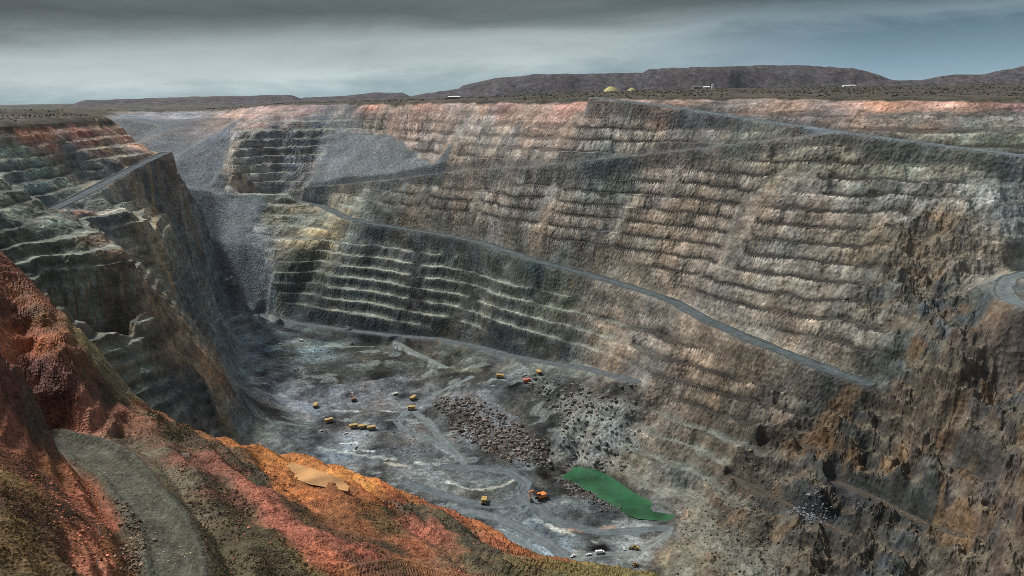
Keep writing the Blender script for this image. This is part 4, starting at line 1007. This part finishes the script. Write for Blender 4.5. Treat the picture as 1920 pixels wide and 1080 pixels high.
MB().cyl((3.4, 0, 0), (3.4, 0, 11), .12, n=6).cyl((3.4, .5, 0), (3.4, .5, 11), .12, n=6).build('ladder', P_gry, t, 0)

# markers on the near terraces
def near_spot(u, v):
    x, y, z = sight(u, v, 400); x, y = float(x), float(y)
    return x, y, float(full(np.array([x], np.float32), np.array([y], np.float32))[0][0])
def marker(u, v, h, label):
    x, y, z = near_spot(u, v)
    t = thing('marker_post', label, 'marker post', (x, y, z - .3), 0, 'white marker posts on the red bench')
    MB().cyl((0, 0, 0), (0, 0, h), .12, .10, 10).build('post', P_wht, t, 0)
    MB().cyl((0, 0, h + .01), (0, 0, h + .22), .14, .14, 10).build('cap', P_org, t, 0)
for u, v, h, w_ in ((172, 921, 3.6, 'farthest white marker post on the red bench beside the gravel track'), (187, 945, 3.4, 'second farthest white marker post on the red bench beside the gravel track'), (188, 1014, 2.6, 'third white marker post on the red bench, near the dark gully'), (179, 1038, 2.0, 'nearest white marker post low on the red bench')):
    marker(u, v, h, w_)
x, y, z = near_spot(352, 878)
t = thing('warning_sign', 'small white sign board on the red bank right of the gravel track', 'sign', (x, y, z - .2))
MB().cyl((-.5, 0, 0), (-.5, 0, 1.6), .05, n=8).cyl((.5, 0, 0), (.5, 0, 1.6), .05, n=8).build('post', P_gry, t, 0)
MB().box((0, -.09, 1.5), (1.7, .06, .9)).build('board', P_wht, t, .01)

# ------------------------------------------------------------------ loose rubble and scrub
def poly_pts(uv, n, tmax=2600):
    P = np.array([sight(u, v, tmax)[:2] for u, v in uv]); lo, hi = P.min(0), P.max(0); out = []
    while len(out) < n:
        q = rng.uniform(lo, hi, (4 * n, 2)); c = np.zeros(len(q), bool)
        for a, b in zip(P, np.roll(P, -1, 0)):
            k = ((a[1] > q[:, 1]) != (b[1] > q[:, 1])) & (q[:, 0] < (b[0] - a[0]) * (q[:, 1] - a[1]) / (b[1] - a[1] + 1e-9) + a[0])
            c ^= k
        out += list(q[c])
        if not c.any(): break
    return np.array(out[:n])
ICO = None
def boulders(name, sets, mat):
    import bmesh
    bm = bmesh.new(); bmesh.ops.create_icosphere(bm, subdivisions=1, radius=1); bv = np.array([v.co[:] for v in bm.verts]); bf = np.array([[v.index for v in f.verts] for f in bm.faces]); bm.free()
    AV, AF, AC = [], [], []; off = 0
    for uv, n, s0, s1, col in sets:
        q = poly_pts(uv, n); q = (q + rng.normal(0, 1, q.shape) * (3.5 if s1 > 1 else .8)).astype(np.float32); zz = full(q[:, 0], q[:, 1])[0]
        for (x, y), z in zip(q, zz):
            sz = s0 * (s1 / s0) ** (rng.random() ** 3.2)
            v = bv * rng.uniform(.65, 1.15, bv.shape) * sz * rng.uniform(.7, 1.3, 3) * np.array([1, 1, .75])
            AV.append(v + (x, y, z + sz * .25)); AF.append(bf + off); off += len(bv)
            AC.append(np.repeat((lin(col) * ALB * rng.uniform(.45, 1.9))[None], len(bv), 0))
    o = mesh_obj(name, np.vstack(AV), np.vstack(AF), mat, np.vstack(AC)); o['kind'] = 'stuff'
boulders('rubble', [
    ([(820, 750), (870, 745), (960, 790), (1035, 840), (1030, 876), (940, 860), (850, 810)], 2600, .45, 3.4, (90, 84, 80)),
    ([(1050, 900), (1100, 905), (1190, 958), (1150, 962), (1070, 930)], 1300, .4, 2.6, (84, 82, 82)),
    ([(960, 700), (1190, 725), (1190, 870), (1060, 870), (1040, 780)], 1300, .4, 3.4, (88, 88, 85)),
    ([(1490, 950), (1545, 950), (1545, 982), (1490, 982)], 260, .8, 2.6, (90, 92, 96)),
    ([(500, 650), (640, 660), (560, 720), (480, 700)], 300, .6, 1.8, (96, 104, 108)),
    ([(560, 770), (760, 780), (830, 860), (700, 870)], 260, .5, 1.6, (94, 102, 106)),
    ([(1290, 900), (1420, 870), (1700, 950), (1900, 1000), (1900, 1080), (1260, 1080)], 1600, .5, 1.8, (88, 78, 64)),
], M_floor)
boulders('loose_stones', [
    ([(20, 800), (240, 770), (330, 790), (760, 925), (1000, 1045), (1180, 1070), (640, 1078), (430, 1078), (390, 950), (250, 820)], 2600, .06, .35, (128, 84, 66)),
    ([(0, 470), (60, 530), (190, 660), (300, 775), (240, 770), (0, 760)], 900, .08, .4, (122, 80, 62)),
    ([(100, 850), (200, 920), (250, 1075), (150, 1075), (40, 870)], 1500, .06, .35, (130, 84, 64)),
    ([(225, 940), (262, 990), (265, 1075), (235, 1075), (240, 1000)], 500, .15, .6, (96, 84, 72)),
    ([(150, 860), (250, 880), (380, 1075), (290, 1075), (270, 950)], 900, .05, .22, (112, 110, 96)),
], M_floor)

def tufts(name, sets, col_jit, mat, nq=14, far=False):
    AV, AC = [], []
    for uv, n, r0, r1, col, tm in sets:
        q = (poly_pts(uv, n, tm) if uv is not None else far).astype(np.float32)
        zz = full(q[:, 0], q[:, 1])[0]
        cl = fbm(q[:, 0], q[:, 1], 9 if uv is not None else 90, 501, 3)
        q, zz = q[cl > -.25], zz[cl > -.25]
        for (x, y), z in zip(q, zz):
            r = r0 + (r1 - r0) * rng.random() ** 2
            c = rng.normal(0, 1, (nq, 3)); c /= np.linalg.norm(c, axis=1)[:, None]; c[:, 2] = np.abs(c[:, 2])
            c = c * r * rng.uniform(.35, 1, (nq, 1)) * (1, 1, .85)
            a = rng.normal(0, 1, (nq, 3)); a /= np.linalg.norm(a, axis=1)[:, None]
            b = np.cross(a, rng.normal(0, 1, (nq, 3))); b /= np.linalg.norm(b, axis=1)[:, None]
            s_ = r * rng.uniform(.22, .42, (nq, 1))
            v = np.stack([c - a * s_ - b * s_ * .6, c + a * s_ - b * s_ * .6, c + a * s_ + b * s_ * .6, c - a * s_ + b * s_ * .6], 1).reshape(-1, 3)
            AV.append(v + (x, y, z + r * .1)); AC.append(np.repeat((lin(col) * ALB * rng.uniform(.55, 1.6, (nq, 1)) * rng.uniform(.9, 1.1, (1, 3))), 4, 0))
    V_ = np.vstack(AV); o = mesh_obj(name, V_, np.arange(len(V_)).reshape(-1, 4), mat, np.vstack(AC)); o['kind'] = 'stuff'
M_leaf = rock_mat('scrub_leaf', 1.5, 6, .7, 1.3, .0, .2)
tufts('low_scrub', [
    ([(335, 885), (430, 900), (520, 1000), (600, 1078), (400, 1078), (350, 980)], 1000, .15, .45, (92, 78, 60), 400),
    ([(395, 815), (470, 842), (620, 975), (760, 1055), (700, 1060), (560, 975), (440, 890), (385, 845)], 1000, .15, .45, (92, 78, 60), 400),
    ([(835, 962), (900, 995), (1000, 1045), (1200, 1072), (1000, 1078), (900, 1060), (845, 1000)], 800, .15, .5, (92, 78, 60), 400),
    ([(150, 575), (200, 645), (265, 735), (225, 740), (175, 660)], 300, .2, .6, (104, 98, 68), 400),
    ([(285, 770), (380, 818), (330, 832), (275, 785)], 400, .15, .5, (86, 74, 54), 400),
    ([(10, 885), (80, 885), (140, 1075), (5, 1075)], 700, .12, .45, (100, 82, 58), 400),
    ([(690, 930), (780, 940), (800, 965), (730, 1000), (690, 975)], 500, .15, .5, (78, 72, 56), 400),
], .2, M_leaf)
fx = rng.uniform(-1300, 1700, 20000); fy = rng.uniform(950, 2590, 20000); fz = sample(G[5], fx, fy)
k_ = (fz > .9) & (np.hypot(fx, fy) < 2590) & (sample(G[0], fx, fy) > -26)
tufts('rim_scrub', [(None, 0, .8, 2.4, (66, 66, 56), 0)], .2, M_leaf, 12, np.stack([fx[k_], fy[k_]], 1))

# ------------------------------------------------------------------ light
SUN_AZ, SUN_EL = math.radians(-58), math.radians(51)     # from the left, beyond the pit
sd = Vector((math.sin(SUN_AZ) * math.cos(SUN_EL), math.cos(SUN_AZ) * math.cos(SUN_EL), math.sin(SUN_EL)))
sl = bpy.data.lights.new('sun', 'SUN'); sl.energy = 4.5; sl.angle = math.radians(10); sl.color = (1, .95, .88)
so = bpy.data.objects.new('sun', sl); COL.objects.link(so); so.rotation_euler = sd.to_track_quat('Z', 'Y').to_euler()

w = bpy.data.worlds.new('World'); sc.world = w; w.use_nodes = True
nt = w.node_tree; N, L = nt.nodes, nt.links
bg = N['Background']; out = N['World Output']
sky = N.new('ShaderNodeTexSky'); sky.sky_type = 'NISHITA'; sky.sun_disc = False
sky.sun_elevation = SUN_EL; sky.sun_rotation = SUN_AZ
bg.inputs['Strength'].default_value = .05
L.new(sky.outputs['Color'], bg.inputs['Color'])
bg2 = N.new('ShaderNodeBackground')
tc = N.new('ShaderNodeTexCoord')
sep = N.new('ShaderNodeSeparateXYZ'); L.new(tc.outputs['Generated'], sep.inputs[0])
def math_node(op, a, b=None, clamp=False):
    n = N.new('ShaderNodeMath'); n.operation = op; n.use_clamp = clamp
    for i, x in enumerate((a, b)):
        if x is None: continue
        if isinstance(x, (int, float)): n.inputs[i].default_value = x
        else: L.new(x, n.inputs[i])
    return n.outputs[0]
mp = N.new('ShaderNodeMapping'); mp.inputs['Scale'].default_value = (2.2, 2.2, 11); L.new(tc.outputs['Generated'], mp.inputs['Vector'])
cn = N.new('ShaderNodeTexNoise'); cn.inputs['Scale'].default_value = 1.5; cn.inputs['Detail'].default_value = 9; cn.inputs['Roughness'].default_value = .62; cn.inputs['Distortion'].default_value = .3
L.new(mp.outputs['Vector'], cn.inputs['Vector'])
# deck elevation + wander
el = math_node('ADD', sep.outputs['Z'], math_node('MULTIPLY', math_node('SUBTRACT', cn.outputs['Fac'], .5), .075))
el = math_node('ADD', el, math_node('MULTIPLY', sep.outputs['X'], -.03))
fac = math_node('MULTIPLY', el, 2.0, True)
def sky_ramp(stops):
    r = N.new('ShaderNodeValToRGB'); L.new(fac, r.inputs['Fac']); E = r.color_ramp.elements
    for p, c in sorted(stops, key=lambda q: (q[0] not in (0, 1), q[0])):
        e = E[0] if p == 0 else E[len(E) - 1] if p == 1 else E.new(p)
        e.position = p; e.color = (*lin(c), 1)
    return r
rl = sky_ramp([(0, (126, 146, 152)), (.03, (132, 150, 156)), (.075, (158, 170, 171)), (.13, (146, 157, 158)), (.172, (100, 108, 110)), (.2, (76, 84, 87)), (.25, (80, 87, 90)), (.34, (104, 111, 114)), (.5, (112, 118, 122)), (1, (120, 125, 130))])
rr2 = sky_ramp([(0, (118, 140, 150)), (.04, (104, 126, 140)), (.1, (84, 106, 120)), (.13, (104, 122, 131)), (.18, (62, 75, 80)), (.34, (104, 111, 114)), (.5, (112, 118, 122)), (1, (120, 125, 130))])
side = N.new('ShaderNodeMapRange'); side.interpolation_type = 'SMOOTHSTEP'; side.inputs['From Min'].default_value = -.02; side.inputs['From Max'].default_value = .42
L.new(sep.outputs['X'], side.inputs['Value'])
ramp = N.new('ShaderNodeMix'); ramp.data_type = 'RGBA'
L.new(side.outputs['Result'], ramp.inputs['Factor']); L.new(rl.outputs['Color'], ramp.inputs['A']); L.new(rr2.outputs['Color'], ramp.inputs['B'])
cmul = N.new('ShaderNodeMix'); cmul.data_type = 'RGBA'; cmul.blend_type = 'MULTIPLY'; cmul.inputs['Factor'].default_value = 1
L.new(ramp.outputs['Result'], cmul.inputs['A'])
cm = N.new('ShaderNodeMapRange'); cm.inputs['From Min'].default_value = .3; cm.inputs['From Max'].default_value = .7; cm.inputs['To Min'].default_value = .72; cm.inputs['To Max'].default_value = 1.28
L.new(cn.outputs['Fac'], cm.inputs['Value']); L.new(cm.outputs['Result'], cmul.inputs['B'])
L.new(cmul.outputs['Result'], bg2.inputs['Color']); bg2.inputs['Strength'].default_value = 1.22
mx = N.new('ShaderNodeMixShader'); mx.inputs[0].default_value = .97
L.new(bg.outputs[0], mx.inputs[1]); L.new(bg2.outputs[0], mx.inputs[2]); L.new(mx.outputs[0], out.inputs['Surface'])

# ------------------------------------------------------------------ haze
hz = bpy.data.meshes.new('haze')
X_, Y0_, Y1_, Zb, Zt = 9000, -400, 9000, -412, 190
hv = [(-X_, Y0_, Zb), (X_, Y0_, Zb), (X_, Y1_, Zb), (-X_, Y1_, Zb), (-X_, Y0_, Zt), (X_, Y0_, Zt), (X_, Y1_, Zt), (-X_, Y1_, Zt)]
hz.from_pydata(hv, [], [(0, 3, 2, 1), (4, 5, 6, 7), (0, 1, 5, 4), (1, 2, 6, 5), (2, 3, 7, 6), (3, 0, 4, 7)])
hm_ = bpy.data.materials.new('haze_air'); hm_.use_nodes = True
nh = hm_.node_tree; nh.nodes.remove(nh.nodes['Principled BSDF'])
pv = nh.nodes.new('ShaderNodeVolumePrincipled'); pv.inputs['Color'].default_value = (.72, .82, .95, 1); pv.inputs['Density'].default_value = 8e-6
nh.links.new(pv.outputs[0], nh.nodes['Material Output'].inputs['Volume'])
hz.materials.append(hm_)
ho = bpy.data.objects.new('haze', hz); COL.objects.link(ho); ho['kind'] = 'stuff'

# ------------------------------------------------------------------ camera
cd = bpy.data.cameras.new('camera'); cam = bpy.data.objects.new('camera', cd); COL.objects.link(cam)
cd.sensor_width = 36; cd.lens = 36 * F / 1920; cd.clip_start = 1; cd.clip_end = 60000
fwd = Vector((0, CP, -SP)); upv = Vector((0, SP, CP)); rgt = Vector((1, 0, 0))
R_ = rgt * CR + upv * SR; U_ = upv * CR - rgt * SR
cam.matrix_world = Matrix(((R_.x, U_.x, -fwd.x, 0), (R_.y, U_.y, -fwd.y, 0), (R_.z, U_.z, -fwd.z, 0), (0, 0, 0, 1)))
sc.camera = cam
sc.view_settings.view_transform = 'Standard'; sc.view_settings.look = 'None'
sc.view_settings.exposure = .25; sc.view_settings.gamma = 1
sc.cycles.use_denoising = False
sc.cycles.filter_width = .85
sc.cycles.max_bounces = 4; sc.cycles.volume_bounces = 1
